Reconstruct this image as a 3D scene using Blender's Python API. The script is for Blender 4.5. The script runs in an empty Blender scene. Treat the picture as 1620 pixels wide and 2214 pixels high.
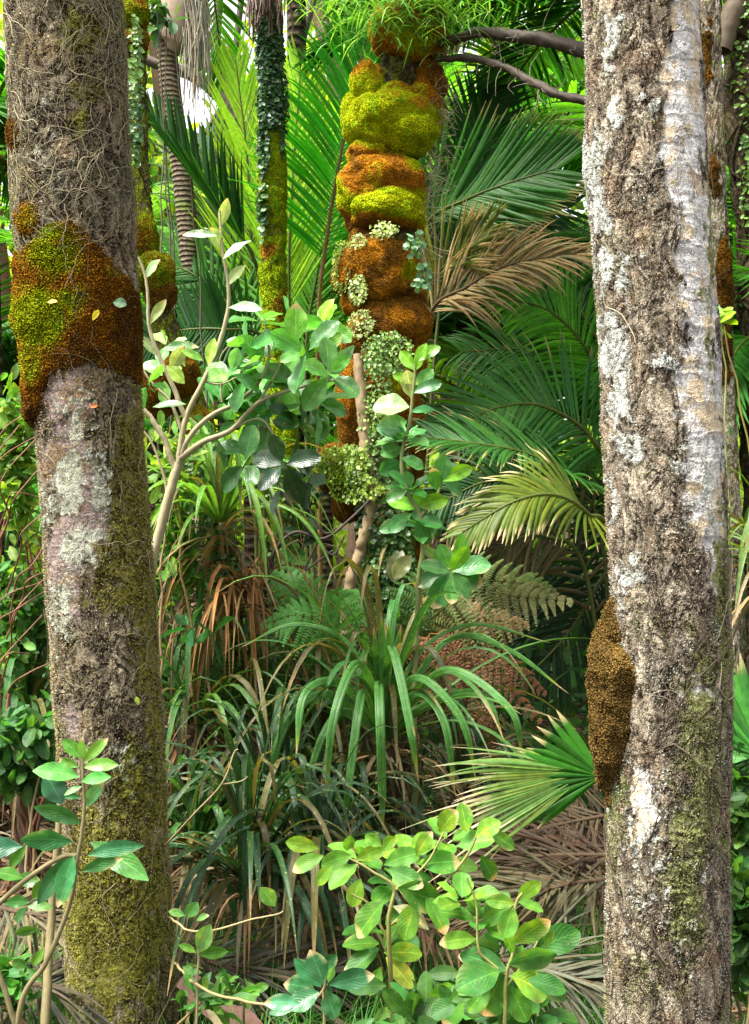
import bpy, math
import numpy as np
from math import radians, sin, cos, pi

# ------------------------------------------------------------------ camera, light
sc = bpy.context.scene
F = 2600.0; CZ = 1.6
def W(px, py, d):
    return np.array([(px-810.0)/F*d, d, CZ+(1107.0-py)/F*d])
cam_d = bpy.data.cameras.new('camera'); cam = bpy.data.objects.new('camera', cam_d)
sc.collection.objects.link(cam)
cam.location = (0, 0, CZ); cam.rotation_euler = (pi/2, 0, 0)
cam_d.sensor_fit = 'HORIZONTAL'; cam_d.sensor_width = 36.0
cam_d.lens = F/1620*36.0; cam_d.clip_end = 400; cam_d.clip_start = 0.05
sc.camera = cam
world = bpy.data.worlds.new('World'); sc.world = world; world.use_nodes = True
SUN_EL, SUN_AZ = 64.0, -115.0      # azimuth from +Y (behind the trees) towards +X; here the sun stands high on the left
wn = world.node_tree.nodes; wl = world.node_tree.links
for n in list(wn): wn.remove(n)
sky = wn.new('ShaderNodeTexSky'); sky.sky_type = 'NISHITA'; sky.sun_disc = False
sky.sun_elevation = radians(SUN_EL); sky.sun_rotation = radians(SUN_AZ)
sky.air_density = 1.0; sky.dust_density = 4.0
hs = wn.new('ShaderNodeHueSaturation'); hs.inputs['Saturation'].default_value = 0.12
bg = wn.new('ShaderNodeBackground'); bg.inputs['Strength'].default_value = 0.10
wo = wn.new('ShaderNodeOutputWorld')
wl.new(sky.outputs[0], hs.inputs['Color']); wl.new(hs.outputs[0], bg.inputs[0]); wl.new(bg.outputs[0], wo.inputs[0])
sd = bpy.data.lights.new('sun', 'SUN'); sd.energy = 3.2; sd.angle = radians(22); sd.color = (1.0, 0.96, 0.88)
so = bpy.data.objects.new('sun', sd); sc.collection.objects.link(so)
so.rotation_euler = (radians(90-SUN_EL), 0, radians(180-SUN_AZ) )
# sun direction check: light travels along local -Z
so.location = (0, 0, 20)
sc.view_settings.view_transform = 'Standard'; sc.view_settings.look = 'None'
sc.view_settings.exposure = 2.35; sc.view_settings.gamma = 1.0
sc.render.engine = 'CYCLES'
sc.cycles.max_bounces = 8; sc.cycles.transmission_bounces = 6

R = np.random.RandomState(11)
col = sc.collection

# ------------------------------------------------------------------ noise
def _h(ix, iy, iz, s):
    n = (ix*374761393 + iy*668265263 + iz*2147483647 + s*1274126177) & 0xffffffff
    n = ((n ^ (n >> 13))*1274126177) & 0xffffffff
    n = ((n ^ (n >> 16))*2246822519) & 0xffffffff
    return ((n ^ (n >> 15)) & 0xffff)/65535.0
def vnoise(p, s=0):
    p = np.asarray(p, float); i = np.floor(p).astype(np.int64); f = p-i; f = f*f*(3-2*f)
    r = 0
    for a in (0, 1):
        wa = f[..., 0] if a else 1-f[..., 0]
        for b in (0, 1):
            wb = f[..., 1] if b else 1-f[..., 1]
            for c in (0, 1):
                wc = f[..., 2] if c else 1-f[..., 2]
                r = r+wa*wb*wc*_h(i[..., 0]+a, i[..., 1]+b, i[..., 2]+c, s)
    return r
def fbm(p, o=3, s=0):
    r = 0; a = 1; t = 0
    for k in range(o):
        r = r+a*vnoise(np.asarray(p)*(2.03**k)+k*17.3, s+k); t += a; a *= .5
    return r/t
def sm(x, a, b):
    x = np.clip((x-a)/(b-a), 0, 1); return x*x*(3-2*x)
def nrmz(v): return v/np.maximum(np.linalg.norm(v, axis=-1, keepdims=True), 1e-9)
def mixc(a, b, t):
    t = np.asarray(t)[..., None]; return np.asarray(a)*(1-t)+np.asarray(b)*t

# ------------------------------------------------------------------ mesh builder
class MB:
    def __init__(s): s.v = []; s.q = []; s.t = []; s.c = []; s.uv = []; s.n = 0
    def add(s, v, faces, c, uv=None):
        v = np.asarray(v, float).reshape(-1, 3); k = len(v)
        c = np.broadcast_to(np.asarray(c, float), (k, 3)) if np.ndim(c) == 1 else np.asarray(c, float).reshape(-1, 3)
        f = np.asarray(faces)+s.n
        (s.q if f.shape[1] == 4 else s.t).append(f)
        s.v.append(v); s.c.append(c); s.uv.append(np.full((k, 2), .5) if uv is None else np.asarray(uv).reshape(-1, 2)); s.n += k
    def build(s, name, mat, parent=None, smooth=True, local=False):
        v = np.concatenate(s.v); c = np.concatenate(s.c); uv = np.concatenate(s.uv)
        if parent is not None and not local: v = v-np.array(parent.location)
        q = np.concatenate(s.q) if s.q else np.zeros((0, 4), int)
        t = np.concatenate(s.t) if s.t else np.zeros((0, 3), int)
        m = bpy.data.meshes.new(name)
        m.vertices.add(len(v)); m.vertices.foreach_set('co', v.astype(np.float32).ravel())
        li = np.concatenate([q.ravel(), t.ravel()]).astype(np.int32)
        m.loops.add(len(li)); m.loops.foreach_set('vertex_index', li)
        m.polygons.add(len(q)+len(t))
        st = np.concatenate([np.arange(len(q))*4, len(q)*4+np.arange(len(t))*3]).astype(np.int32)
        m.polygons.foreach_set('loop_start', st)
        m.update(calc_edges=True)
        a = m.color_attributes.new('Col', 'FLOAT_COLOR', 'POINT')
        a.data.foreach_set('color', np.concatenate([c, np.ones((len(c), 1))], 1).astype(np.float32).ravel())
        u = m.uv_layers.new(name='UVMap'); u.data.foreach_set('uv', uv[li].astype(np.float32).ravel())
        m.polygons.foreach_set('use_smooth', np.full(len(m.polygons), smooth))
        m.materials.append(mat)
        o = bpy.data.objects.new(name, m); col.objects.link(o)
        if parent is not None: o.parent = parent
        return o

def thing(name, label, cat, loc, group=None):
    o = bpy.data.objects.new(name, None); col.objects.link(o)
    o.location = [float(a) for a in loc]; o.empty_display_size = .1
    o['label'] = label; o['category'] = cat
    if group: o['group'] = group
    return o
def tag(o, label, cat, group=None, kind=None):
    o['label'] = label; o['category'] = cat
    if group: o['group'] = group
    if kind: o['kind'] = kind
    return o

def strips(mb, base, dr, nr, L, Wd, prof, cols, K=3, fold=.25, droop=0., tip=None, tipc=(.35, .22, .09), tipat=.85, rip=0., edge=None, tw=0.):
    """N leaf strips at once: base, direction, normal, length, width; bends towards the ground by droop"""
    base = np.atleast_2d(base); N = len(base); dr = nrmz(np.broadcast_to(dr, (N, 3))); nr = np.broadcast_to(nr, (N, 3))
    prof = np.asarray(prof); M = len(prof); t = np.linspace(0, 1, M)
    L = np.broadcast_to(L, (N,)); Wd = np.broadcast_to(Wd, (N,)); droop = np.broadcast_to(droop, (N,))
    side = nrmz(np.cross(dr, nr)+1e-6)
    tm = (t[:-1]+t[1:])/2
    tan = nrmz(dr[:, None, :]+np.array([0, 0, -1.])*(droop[:, None]*tm**1.4)[..., None])
    cen = np.concatenate([base[:, None, :], base[:, None, :]+np.cumsum(tan*(L/(M-1))[:, None, None], 1)], 1)
    tt = np.concatenate([tan[:, :1], (tan[:, 1:]+tan[:, :-1])/2, tan[:, -1:]], 1)
    nn = nrmz(np.cross(side[:, None, :], tt)); 
    sd_ = np.broadcast_to(side[:, None, :], nn.shape)
    if tw:
        a = (R.uniform(-tw, tw, N))[:, None]*t[None]; a = a[..., None]
        sd_, nn = sd_*np.cos(a)+nn*np.sin(a), nn*np.cos(a)-sd_*np.sin(a)
    u = np.linspace(-1, 1, K)
    hw = (Wd[:, None]/2*prof[None])[..., None, None]
    au = np.abs(u)
    v = cen[:, :, None, :]+sd_[:, :, None, :]*hw*u[None, None, :, None]+nn[:, :, None, :]*hw*(fold*au)[None, None, :, None]
    if rip:
        ph = R.uniform(0, 6, (N, 1, 1)); rr = np.sin(t[None, :, None]*14+ph+u[None, None]*2)*au[None, None]*rip
        v = v+nn[:, :, None, :]*(hw*rr[..., None])
    c = np.broadcast_to(np.asarray(cols).reshape(-1, 1, 1, 3), (N, M, K, 3)).copy()
    if tip is not None:
        tip = np.broadcast_to(tip, (N,))
        k = sm(t[None], 1-tip[:, None]-.04, 1-tip[:, None]+.04)*(tip[:, None] > 0)
        k = np.broadcast_to(k[:, :, None, None], c.shape)
        c = c*(1-k)+np.asarray(tipc)*k
    if edge is not None:
        k = (np.broadcast_to(edge, (N,))[:, None, None]*(u[None, None] > .9)*sm(np.sin(t*9+1)+t, .3, .9)[None, :, None])[..., None]
        c = c*(1-.6*k)+np.array([.5, .42, .2])*k*.6
    idx = np.arange(N*M*K).reshape(N, M, K)
    f = np.stack([idx[:, :-1, :-1], idx[:, 1:, :-1], idx[:, 1:, 1:], idx[:, :-1, 1:]], -1).reshape(-1, 4)
    uv = np.stack(np.broadcast_arrays((u[None, None]+1)/2, t[None, :, None], ), -1)
    uv = np.broadcast_to(uv.reshape(1, M, K, 2), (N, M, K, 2))
    mb.add(v.reshape(-1, 3), f, c.reshape(-1, 3), uv.reshape(-1, 2))
    return cen

def spline(pts, n):
    p = np.asarray(pts, float)
    if len(p) == 2: return p[0]+(p[1]-p[0])*np.linspace(0, 1, n)[:, None]
    e = np.vstack([2*p[0]-p[1], p, 2*p[-1]-p[-2]]); out = []
    s = np.linspace(0, len(p)-1-1e-9, n); i = s.astype(int); f = (s-i)[:, None]
    a, b, c, d = e[i], e[i+1], e[i+2], e[i+3]
    return .5*((2*b)+(c-a)*f+(2*a-5*b+4*c-d)*f*f+(3*b-3*c+d-a)*f**3)
def tube(mb, path, r, c, n=6, wob=0.):
    path = np.asarray(path); m = len(path); r = np.broadcast_to(r, (m,)) if np.ndim(r) == 0 else np.interp(np.linspace(0, 1, m), np.linspace(0, 1, len(r)), r)
    tg = nrmz(np.gradient(path, axis=0)+1e-9); u0 = np.array([1., .3, 0]) if abs(tg[0, 2]) > .8 else np.array([0, .2, 1.]); a = np.zeros_like(tg)
    for k in range(m):
        u0 = u0-tg[k]*(u0@tg[k]); u0 = u0/max(np.linalg.norm(u0), 1e-9); a[k] = u0
    b = np.cross(tg, a); th = np.arange(n)*2*pi/n
    rr = r[:, None]*(1+wob*(R.rand(m, n)-.5))
    v = path[:, None]+rr[..., None]*(a[:, None]*np.cos(th)[None, :, None]+b[:, None]*np.sin(th)[None, :, None])
    i = np.arange(m*n).reshape(m, n); j = np.roll(i, -1, 1)
    f = np.stack([i[:-1], j[:-1], j[1:], i[1:]], -1).reshape(-1, 4)
    cc = np.asarray(c)
    if cc.ndim == 2: cc = np.repeat(cc, n, 0)
    mb.add(v.reshape(-1, 3), f, cc)
def rdir(n, bias=(0, 0, 0)): return nrmz(R.normal(size=(n, 3))+np.asarray(bias))
def vary(c, n, a=.25, h=.12):
    c = np.asarray(c, float); k = 1+R.uniform(-a, a, (n, 1)); w = R.uniform(-h, h, (n, 1))
    return np.clip(c*k*np.concatenate([1+2*w, 1+.3*w, 1-w], 1), 0, 1)

# ------------------------------------------------------------------ materials
def newmat(name):
    m = bpy.data.materials.new(name); m.use_nodes = True; nt = m.node_tree
    for n in list(nt.nodes): nt.nodes.remove(n)
    return m, nt.nodes, nt.links
class G:
    """tiny node graph helper"""
    def __init__(s, name): s.m, s.n, s.l = newmat(name)
    def new(s, t, **k):
        n = s.n.new(t)
        for a, b in k.items(): setattr(n, a, b)
        return n
    def put(s, sock, v):
        if hasattr(v, 'node'): s.l.new(v, sock)
        elif v is not None:
            if isinstance(v, (tuple, list)) and len(v) == 3 and sock.type == 'RGBA': v = (*v, 1)
            sock.default_value = v
    def math(s, op, a, b=None, c=None, clamp=False):
        n = s.new('ShaderNodeMath', operation=op, use_clamp=clamp); s.put(n.inputs[0], a)
        if b is not None: s.put(n.inputs[1], b)
        if c is not None: s.put(n.inputs[2], c)
        return n.outputs[0]
    def mix(s, f, a, b, mode='MIX'):
        n = s.new('ShaderNodeMix', data_type='RGBA', blend_type=mode); s.put(n.inputs[0], f); s.put(n.inputs[6], a); s.put(n.inputs[7], b); return n.outputs[2]
    def attr(s, nm='Col'): return s.new('ShaderNodeAttribute', attribute_name=nm).outputs['Color']
    def sep(s, c):
        n = s.new('ShaderNodeSeparateColor'); s.put(n.inputs[0], c); return n.outputs
    def obj(s, scale=(1, 1, 1)):
        t = s.new('ShaderNodeTexCoord').outputs['Object']; m = s.new('ShaderNodeMapping'); s.l.new(t, m.inputs[0]); m.inputs['Scale'].default_value = scale; return m.outputs[0]
    def noise(s, v, sc_, det=4, rough=.55, dist=0.):
        n = s.new('ShaderNodeTexNoise'); s.put(n.inputs['Vector'], v); n.inputs['Scale'].default_value = sc_; n.inputs['Detail'].default_value = det
        n.inputs['Roughness'].default_value = rough; n.inputs['Distortion'].default_value = dist; return n.outputs['Fac']
    def vor(s, v, sc_, feat='F1'):
        n = s.new('ShaderNodeTexVoronoi', feature=feat); s.put(n.inputs['Vector'], v); n.inputs['Scale'].default_value = sc_; return n
    def ramp(s, f, stops):
        n = s.new('ShaderNodeValToRGB'); s.put(n.inputs[0], f); e = n.color_ramp.elements
        while len(e) < len(stops): e.new(.5)
        for k, (p, c) in zip(e, stops): k.position = p; k.color = (*c, 1) if len(c) == 3 else c
        return n.outputs[0]
    def thr(s, f, a, b):
        n = s.new('ShaderNodeMapRange', interpolation_type='SMOOTHSTEP'); s.put(n.inputs[0], f); n.inputs[1].default_value = a; n.inputs[2].default_value = b; return n.outputs[0]
    def bump(s, h, st, dist, prev=None):
        n = s.new('ShaderNodeBump'); s.put(n.inputs['Height'], h); n.inputs['Strength'].default_value = st; n.inputs['Distance'].default_value = dist
        if prev is not None: s.l.new(prev, n.inputs['Normal'])
        return n.outputs[0]
    def bsdf(s, c, rough=.8, spec=.3, nor=None):
        b = s.new('ShaderNodeBsdfPrincipled'); s.put(b.inputs['Base Color'], c); s.put(b.inputs['Roughness'], rough); s.put(b.inputs['Specular IOR Level'], spec)
        if nor is not None: s.l.new(nor, b.inputs['Normal'])
        return b.outputs[0]
    def out(s, sh, disp=None, dsc=.01):
        o = s.new('ShaderNodeOutputMaterial'); s.l.new(sh, o.inputs[0])
        if disp is not None:
            d = s.new('ShaderNodeDisplacement'); s.put(d.inputs['Height'], disp); d.inputs['Midlevel'].default_value = .5; d.inputs['Scale'].default_value = dsc
            s.l.new(d.outputs[0], o.inputs[2]); s.m.displacement_method = 'BOTH'
        return s.m

def leafmat(name, rough=.35, spec=.5, trans=.35, veins='broad', tgain=1.7, mottle=False):
    g = G(name); c = g.attr()
    uv = g.new('ShaderNodeUVMap').outputs[0]; xy = g.new('ShaderNodeSeparateXYZ'); g.l.new(uv, xy.inputs[0])
    au = g.math('ABSOLUTE', g.math('SUBTRACT', xy.outputs[0], .5))
    nz = g.noise(g.obj(), 45, 3)
    c = g.mix(g.thr(nz, .35, .75), c, g.mix(1, c, (.62, .72, .55), 'MULTIPLY'))
    if veins == 'broad': c = g.mix(g.thr(g.noise(g.obj(), 75, 4, .65), .66, .70), c, (.16, .13, .05)); c = g.mix(g.math('MULTIPLY', g.thr(g.noise(g.obj(), 13, 3, .6), .45, .6), .45), c, g.mix(1, c, (.62, .6, .6), 'MULTIPLY'))
    if mottle: c = g.mix(g.math('MULTIPLY', g.thr(g.noise(g.obj(), 28, 3, .6), .5, .66), .6), c, g.mix(1, c, (1.9, 1.25, .7), 'MULTIPLY')); c = g.mix(g.thr(g.noise(g.obj(), 90, 3, .6), .68, .72), c, (.22, .15, .05))
    if veins == 'broad':
        mid = g.math('SUBTRACT', 1, g.thr(au, .012, .035))
        w = g.math('SINE', g.math('MULTIPLY', g.math('SUBTRACT', xy.outputs[1], g.math('MULTIPLY', au, .9)), 48))
        sv = g.thr(w, .9, 1.0)
        f = g.math('ADD', g.math('MULTIPLY', mid, .55), g.math('MULTIPLY', sv, .12), clamp=True)
        c2 = g.mix(f, c, g.mix(1, c, (2.6, 2.0, 2.2), 'MULTIPLY'))
        nor = g.bump(g.math('ADD', g.math('MULTIPLY', w, .5), g.math('MULTIPLY', nz, 3)), .22, .002)
    elif veins == 'strap':
        w = g.math('SINE', g.math('MULTIPLY', xy.outputs[0], 50))
        mid = g.math('SUBTRACT', 1, g.thr(g.math('ABSOLUTE', g.math('SUBTRACT', au, .2)), .0, .06))
        c2 = g.mix(g.thr(w, -.4, .8), g.mix(1, c, (.62, .66, .6), 'MULTIPLY'), g.mix(1, c, (1.2, 1.15, 1.15), 'MULTIPLY')); c2 = g.mix(g.math('MULTIPLY', mid, .45), c2, g.mix(1, c, (2.6, 1.9, 2.2), 'MULTIPLY')); c2 = g.mix(g.thr(g.noise(g.obj(), 120, 2, .5), .66, .70), c2, (.3, .3, .06))
        nor = g.bump(w, .5, .0015)
    else:
        c2 = c; nor = g.bump(nz, .2, .001)
    b = g.bsdf(c2, rough, spec, nor)
    tr = g.new('ShaderNodeBsdfTranslucent'); g.l.new(g.mix(1, c2, (tgain*1.25, tgain*1.2, tgain*.45), 'MULTIPLY'), tr.inputs[0])
    mx = g.new('ShaderNodeMixShader'); mx.inputs[0].default_value = trans; g.l.new(b, mx.inputs[1]); g.l.new(tr.outputs[0], mx.inputs[2])
    return g.out(mx.outputs[0])
M_BROAD = leafmat('glossy_broad_leaf', .32, .42, .3)
M_SOFT = leafmat('soft_broad_leaf', .5, .25, .4, 'broad', 1.7, True)
M_PALM = leafmat('palm_leaflet', .45, .22, .42, 'none', 2.0)
M_STRAP = leafmat('strap_leaf', .4, .36, .25, 'strap')
M_DEAD = leafmat('dead_leaf', .75, .2, .2, 'none', 1.0)
M_FERN = leafmat('fern_leaf', .6, .25, .35, 'none', 1.4)
M_SMALL = leafmat('creeper_leaf', .45, .4, .25, 'none', 1.4)

def stemmat(name, rough=.7, bsc=60):
    g = G(name); c = g.attr(); v = g.obj((1, 1, .4)); n = g.noise(v, bsc, 5, .65)
    c = g.mix(n, g.mix(1, c, (.5, .48, .45), 'MULTIPLY'), g.mix(1, c, (1.45, 1.45, 1.4), 'MULTIPLY'))
    return g.out(g.bsdf(c, rough, .25, g.bump(n, .6, .004)))
M_STEM = stemmat('stem_bark')

def barkmat(name, lo, hi, pale, smooth_c, green, vert=.45, ds=.014, crust=1.0):
    """Col.r moss film, Col.g pale crust lichen, Col.b smooth bark"""
    g = G(name); m = g.sep(g.attr())
    v = g.obj((1, 1, vert)); v1 = g.obj()
    n1 = g.noise(v, 26, 7, .68, .6); n2 = g.noise(v1, 110, 5, .7); n3 = g.noise(v1, 7, 3, .6); n4 = g.noise(v1, 300, 3, .6)
    vo = g.vor(v1, 70)
    base = g.ramp(n1, [(.32, lo), (.5, tuple((a+b)/2 for a, b in zip(lo, hi))), (.66, hi)])
    base = g.mix(g.thr(n3, .5, .68), base, g.mix(1, base, (1.0, .86, .76), 'MULTIPLY'))
    n5 = g.noise(g.obj((1, 1, min(1, vert*1.6))), 13, 6, .75, .8); fur = g.thr(g.math('ABSOLUTE', g.math('SUBTRACT', n5, .5)), .0, .045)
    base = g.mix(g.thr(n5, .52, .64), base, g.mix(1, base, (1.35, 1.32, 1.28), 'MULTIPLY'))
    base = g.mix(g.thr(n5, .46, .36), base, g.mix(1, base, (.66, .58, .50), 'MULTIPLY'))
    base = g.mix(fur, g.mix(1, base, (.42, .37, .33), 'MULTIPLY'), base)
    rough_h = g.math('ADD', g.math('MULTIPLY', fur, .35), g.math('ADD', g.math('MULTIPLY', n1, .9), g.math('MULTIPLY', n2, .5)))
    # smooth bark with leaf-scar rings, cream and dark blotches
    ringn = g.noise(g.obj((1, 1, 12)), 4, 4, .6); zz = g.new('ShaderNodeSeparateXYZ'); g.l.new(v1, zz.inputs[0])
    rw = g.math('SINE', g.math('ADD', g.math('MULTIPLY', zz.outputs[2], 92), g.math('MULTIPLY', n3, 11)))
    smc = g.mix(g.thr(ringn, .4, .65), tuple(c*.8 for c in smooth_c), tuple(min(1, c*1.35) for c in smooth_c))
    smc = g.mix(g.math('MULTIPLY', g.thr(g.noise(v1, 13, 5, .65), .50, .57), .9), smc, (smooth_c[0]*.95, smooth_c[1]*.78, smooth_c[2]*.52))
    smc = g.mix(g.math('MULTIPLY', g.thr(g.noise(v1, 24, 6, .72, .4),   .58, .62), .85), smc, tuple(c*.3 for c in smooth_c))
    smc = g.mix(g.math('MULTIPLY', g.thr(rw, .9, .99), .65), smc, tuple(c*.35 for c in smooth_c))
    fs = g.thr(g.math('ADD', m[2], g.math('MULTIPLY', g.math('SUBTRACT', n1, .5), 2.2)), .44, .58)
    c = g.mix(fs, base, smc)
    # scattered pale crust
    fp = g.thr(g.math('ADD', g.math('MULTIPLY', m[1], 1.0), g.math('MULTIPLY', g.math('SUBTRACT', g.noise(v1, 34, 6, .7, .5), .5), 3.2)), .60, .69)
    c = g.mix(fp, c, g.mix(g.thr(n2, .3, .7), tuple(a*.62 for a in pale), pale))
    fp2 = g.math('MULTIPLY', g.thr(g.noise(v1, 62, 4, .7), .62, .68), crust)
    c = g.mix(fp2, c, (.36, .4, .28))
    # green film
    fm = g.thr(g.math('ADD', m[0], g.math('MULTIPLY', g.math('SUBTRACT', g.noise(v1, 22, 6, .7), .5), 2.0)), .4, .75)
    c = g.mix(fm, c, g.mix(g.thr(n2, .35, .65), tuple(a*.35 for a in green), green))
    c = g.mix(g.thr(n4, .35, .65), g.mix(1, c, (.6, .58, .55), 'MULTIPLY'), c)
    c = g.mix(g.thr(g.math('ADD', n1, g.math('MULTIPLY', n2, .3)), .42, .62), g.mix(1, c, (.36, .32, .29), 'MULTIPLY'), c)
    h = g.math('ADD', rough_h, g.math('MULTIPLY', fp, .25))
    h = g.math('ADD', g.math('MULTIPLY', h, g.math('SUBTRACT', 1, g.math('MULTIPLY', fs, .75))), g.math('MULTIPLY', fs, g.math('ADD', .5, g.math('ADD', g.math('MULTIPLY', ringn, .12), g.math('MULTIPLY', g.thr(rw, .8, 1.0), .06)))))
    nor = g.bump(g.math('ADD', n2, g.math('MULTIPLY', n4, .6)), .8, .006)
    return g.out(g.bsdf(c, .88, .15, nor), g.math('SUBTRACT', h, .55), ds)

def mossmat():
    g = G('moss_cushion'); c = g.attr(); v = g.obj()
    vo = g.vor(v, 190).outputs['Distance']; n = g.noise(v, 60, 5, .7); n2 = g.noise(v, 16, 4, .6)
    c = g.mix(g.thr(vo, .15, .62), g.mix(1, c, (1.3, 1.3, 1.2), 'MULTIPLY'), g.mix(1, c, (.5, .46, .42), 'MULTIPLY'))
    c = g.mix(n, g.mix(1, c, (.7, .7, .65), 'MULTIPLY'), g.mix(1, c, (1.3, 1.3, 1.2), 'MULTIPLY'))
    h = g.math('ADD', g.math('MULTIPLY', vo, -.7), g.math('ADD', n, n2))
    return g.out(g.bsdf(c, .95, .05, g.bump(h, 1.0, .008)), h, .0065)
M_MOSS = mossmat()
M_BARK_L = barkmat('left_bark', (.045, .034, .022), (.50, .44, .31), (.62, .65, .52), (.33, .26, .24), (.34, .33, .05), ds=.024)
M_BARK_R = barkmat('right_bark', (.075, .06, .042), (.58, .51, .40), (.74, .77, .71), (.72, .71, .70), (.31, .33, .12), .4, .022)
M_BARK_M = barkmat('mossy_bark', (.02, .016, .008), (.20, .16, .09), (.35, .4, .3), (.2, .17, .12), (.30, .36, .02), .6, .014, .4)
def ringmat(name, a, b, n_, green=(.1, .13, .03)):
    g = G(name); v = g.obj(); z = g.new('ShaderNodeSeparateXYZ'); g.l.new(v, z.inputs[0])
    nz = g.noise(v, 9, 4, .6); w = g.math('SINE', g.math('ADD', g.math('MULTIPLY', z.outputs[2], n_), g.math('MULTIPLY', nz, 7)))
    f = g.noise(v, 45, 5, .7); c = g.mix(g.thr(w, -.2, .9), b, a); c = g.mix(g.thr(f, .4, .6), g.mix(1, c, (.5, .48, .42), 'MULTIPLY'), c)
    c = g.mix(g.thr(nz, .52, .62), c, green)
    return g.out(g.bsdf(c, .85, .15, g.bump(g.math('ADD', w, g.math('MULTIPLY', f, 1.5)), .7, .01)))
M_RING = ringmat('ringed_palm_bark', (.20, .165, .11), (.085, .06, .04), 190)
M_RINGD = ringmat('dark_palm_bark', (.14, .1, .07), (.03, .02, .012), 90)
def groundmat():
    g = G('forest_floor'); v = g.obj(); n = g.noise(v, 6, 8, .7); n2 = g.noise(v, 60, 5, .7)
    c = g.ramp(n, [(.3, (.02, .013, .007)), (.55, (.07, .045, .025)), (.7, (.05, .07, .015))])
    c = g.mix(n2, g.mix(1, c, (.4, .4, .4), 'MULTIPLY'), c)
    return g.out(g.bsdf(c, .95, .1, g.bump(n2, .8, .03)))

# ------------------------------------------------------------------ ground
def gz(x, y): return .035*(np.asarray(y)-3)+.05*np.sin(np.asarray(x)*1.3+np.asarray(y)*.7)
def ground():
    mb = MB(); xs = np.concatenate([np.linspace(-90, -9, 20), np.linspace(-8, 8, 90), np.linspace(9, 90, 20)])
    ys = np.concatenate([np.linspace(-60, -3, 15), np.linspace(-2, 16, 100), np.linspace(18, 160, 40)])
    X, Y = np.meshgrid(xs, ys, indexing='ij'); Z = gz(X, Y)+.09*(fbm(np.stack([X*1.6, Y*1.6, X*0], -1), 4)-.5)
    i = np.arange(X.size).reshape(X.shape)
    f = np.stack([i[:-1, :-1], i[1:, :-1], i[1:, 1:], i[:-1, 1:]], -1).reshape(-1, 4)
    mb.add(np.stack([X, Y, Z], -1), f, (.1, .07, .03)); o = mb.build('ground', groundmat())
    o['kind'] = 'structure'; o['label'] = 'dark forest floor under the palms'
ground()

# ------------------------------------------------------------------ trunks
class Trunk:
    def __init__(s, rows, d, lump=.012, lf=4., seed=0, ext=None):
        """rows: (py, xl, xr) outlines at depth d"""
        r = np.array(rows, float); z = CZ+(1107-r[:, 0])/F*d; x = ((r[:, 1]+r[:, 2])/2-810)/F*d; w = (r[:, 2]-r[:, 1])/2/F*d
        o = np.argsort(z); s.z, s.x, s.w = z[o], x[o], w[o]; s.d = d; s.lump, s.lf, s.seed = lump, lf, seed
        s.bot = float(gz(x[0], d))-.12
        if s.z[0] > s.bot:
            sl = (s.x[0]-s.x[1])/(s.z[0]-s.z[1]); s.x = np.r_[s.x[0]+sl*(s.bot-s.z[0])*.6, s.x]; s.w = np.r_[s.w[0]*1.12, s.w]; s.z = np.r_[s.bot, s.z]
        s.top = s.z[-1]
    def surf(s, th, z, off=0.):
        cx = np.interp(z, s.z, s.x); w = np.interp(z, s.z, s.w)
        q = np.stack([np.cos(th)*w*s.lf*1.6, np.sin(th)*w*s.lf*1.6, z*s.lf], -1)
        r = w+s.lump*2*(fbm(q+s.seed, 4, s.seed)-.5)+off
        return np.stack([cx+np.cos(th)*r, s.d+np.sin(th)*r, z+0*th], -1)
    def grid(s, na, nz, z0=None, z1=None):
        z = np.linspace(s.bot if z0 is None else z0, s.top if z1 is None else z1, nz); th = np.linspace(0, 2*pi, na, endpoint=False)
        return np.meshgrid(z, th, indexing='ij')
    def mesh(s, mb, na, nz, zone, off=0.):
        Z, T = s.grid(na, nz); v = s.surf(T, Z, off); px, py = proj(v); px = px+(fbm(v*13, 4, 3)-.5)*70*3.3/s.d; py = py+(fbm(v*13, 4, 33)-.5)*110*3.3/s.d; c = zone(px, py, T)
        i = np.arange(Z.size).reshape(Z.shape); j = np.roll(i, -1, 1)
        mb.add(v, np.stack([i[:-1], j[:-1], j[1:], i[1:]], -1).reshape(-1, 4), c.reshape(-1, 3))
    def base(s): return (float(s.x[0]), s.d, float(gz(s.x[0], s.d)))
def proj(v): return 810+F*v[..., 0]/v[..., 1], 1107-F*(v[..., 2]-CZ)/v[..., 1]
def blob(px, py, cx, cy, rx, ry): return np.clip(1.35-np.sqrt(((px-cx)/rx)**2+((py-cy)/ry)**2)*.85, 0, 1)
def blobs(px, py, L):
    r = 0*px
    for b in L: r = np.maximum(r, blob(px, py, *b[:4])*(b[4] if len(b) > 4 else 1))
    return r

YEL, GRN, RUST, BRN, OLV = (.60, .72, .010), (.30, .54, .014), (.62, .26, .018), (.30, .14, .024), (.66, .48, .02)  # palette raised to imitate top light that the canopy keeps off the centre cushions
def tufts(mb, P, Nm, size, c):
    """little moss spikes: 3-sided cones"""
    n = len(P); Nm = nrmz(Nm+R.normal(size=(n, 3))*.45); a = nrmz(np.cross(Nm, R.normal(size=(n, 3)))); b = np.cross(Nm, a)
    s = size*R.uniform(.5, 1.4, (n, 1)); th = [0, 2.09, 4.19]
    v = np.stack([P-Nm*s*.3+(a*cos(t)+b*sin(t))*s*.55 for t in th]+[P+Nm*s*1.2], 1)
    i = np.arange(n)[:, None]*4
    f = np.concatenate([i+np.array([[0, 1, 3]]), i+np.array([[1, 2, 3]]), i+np.array([[2, 0, 3]])])
    cc = np.stack([c*.72]*3+[c*1.5], 1).reshape(-1, 3); mb.add(v.reshape(-1, 3), f, np.clip(cc, 0, 1))
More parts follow.
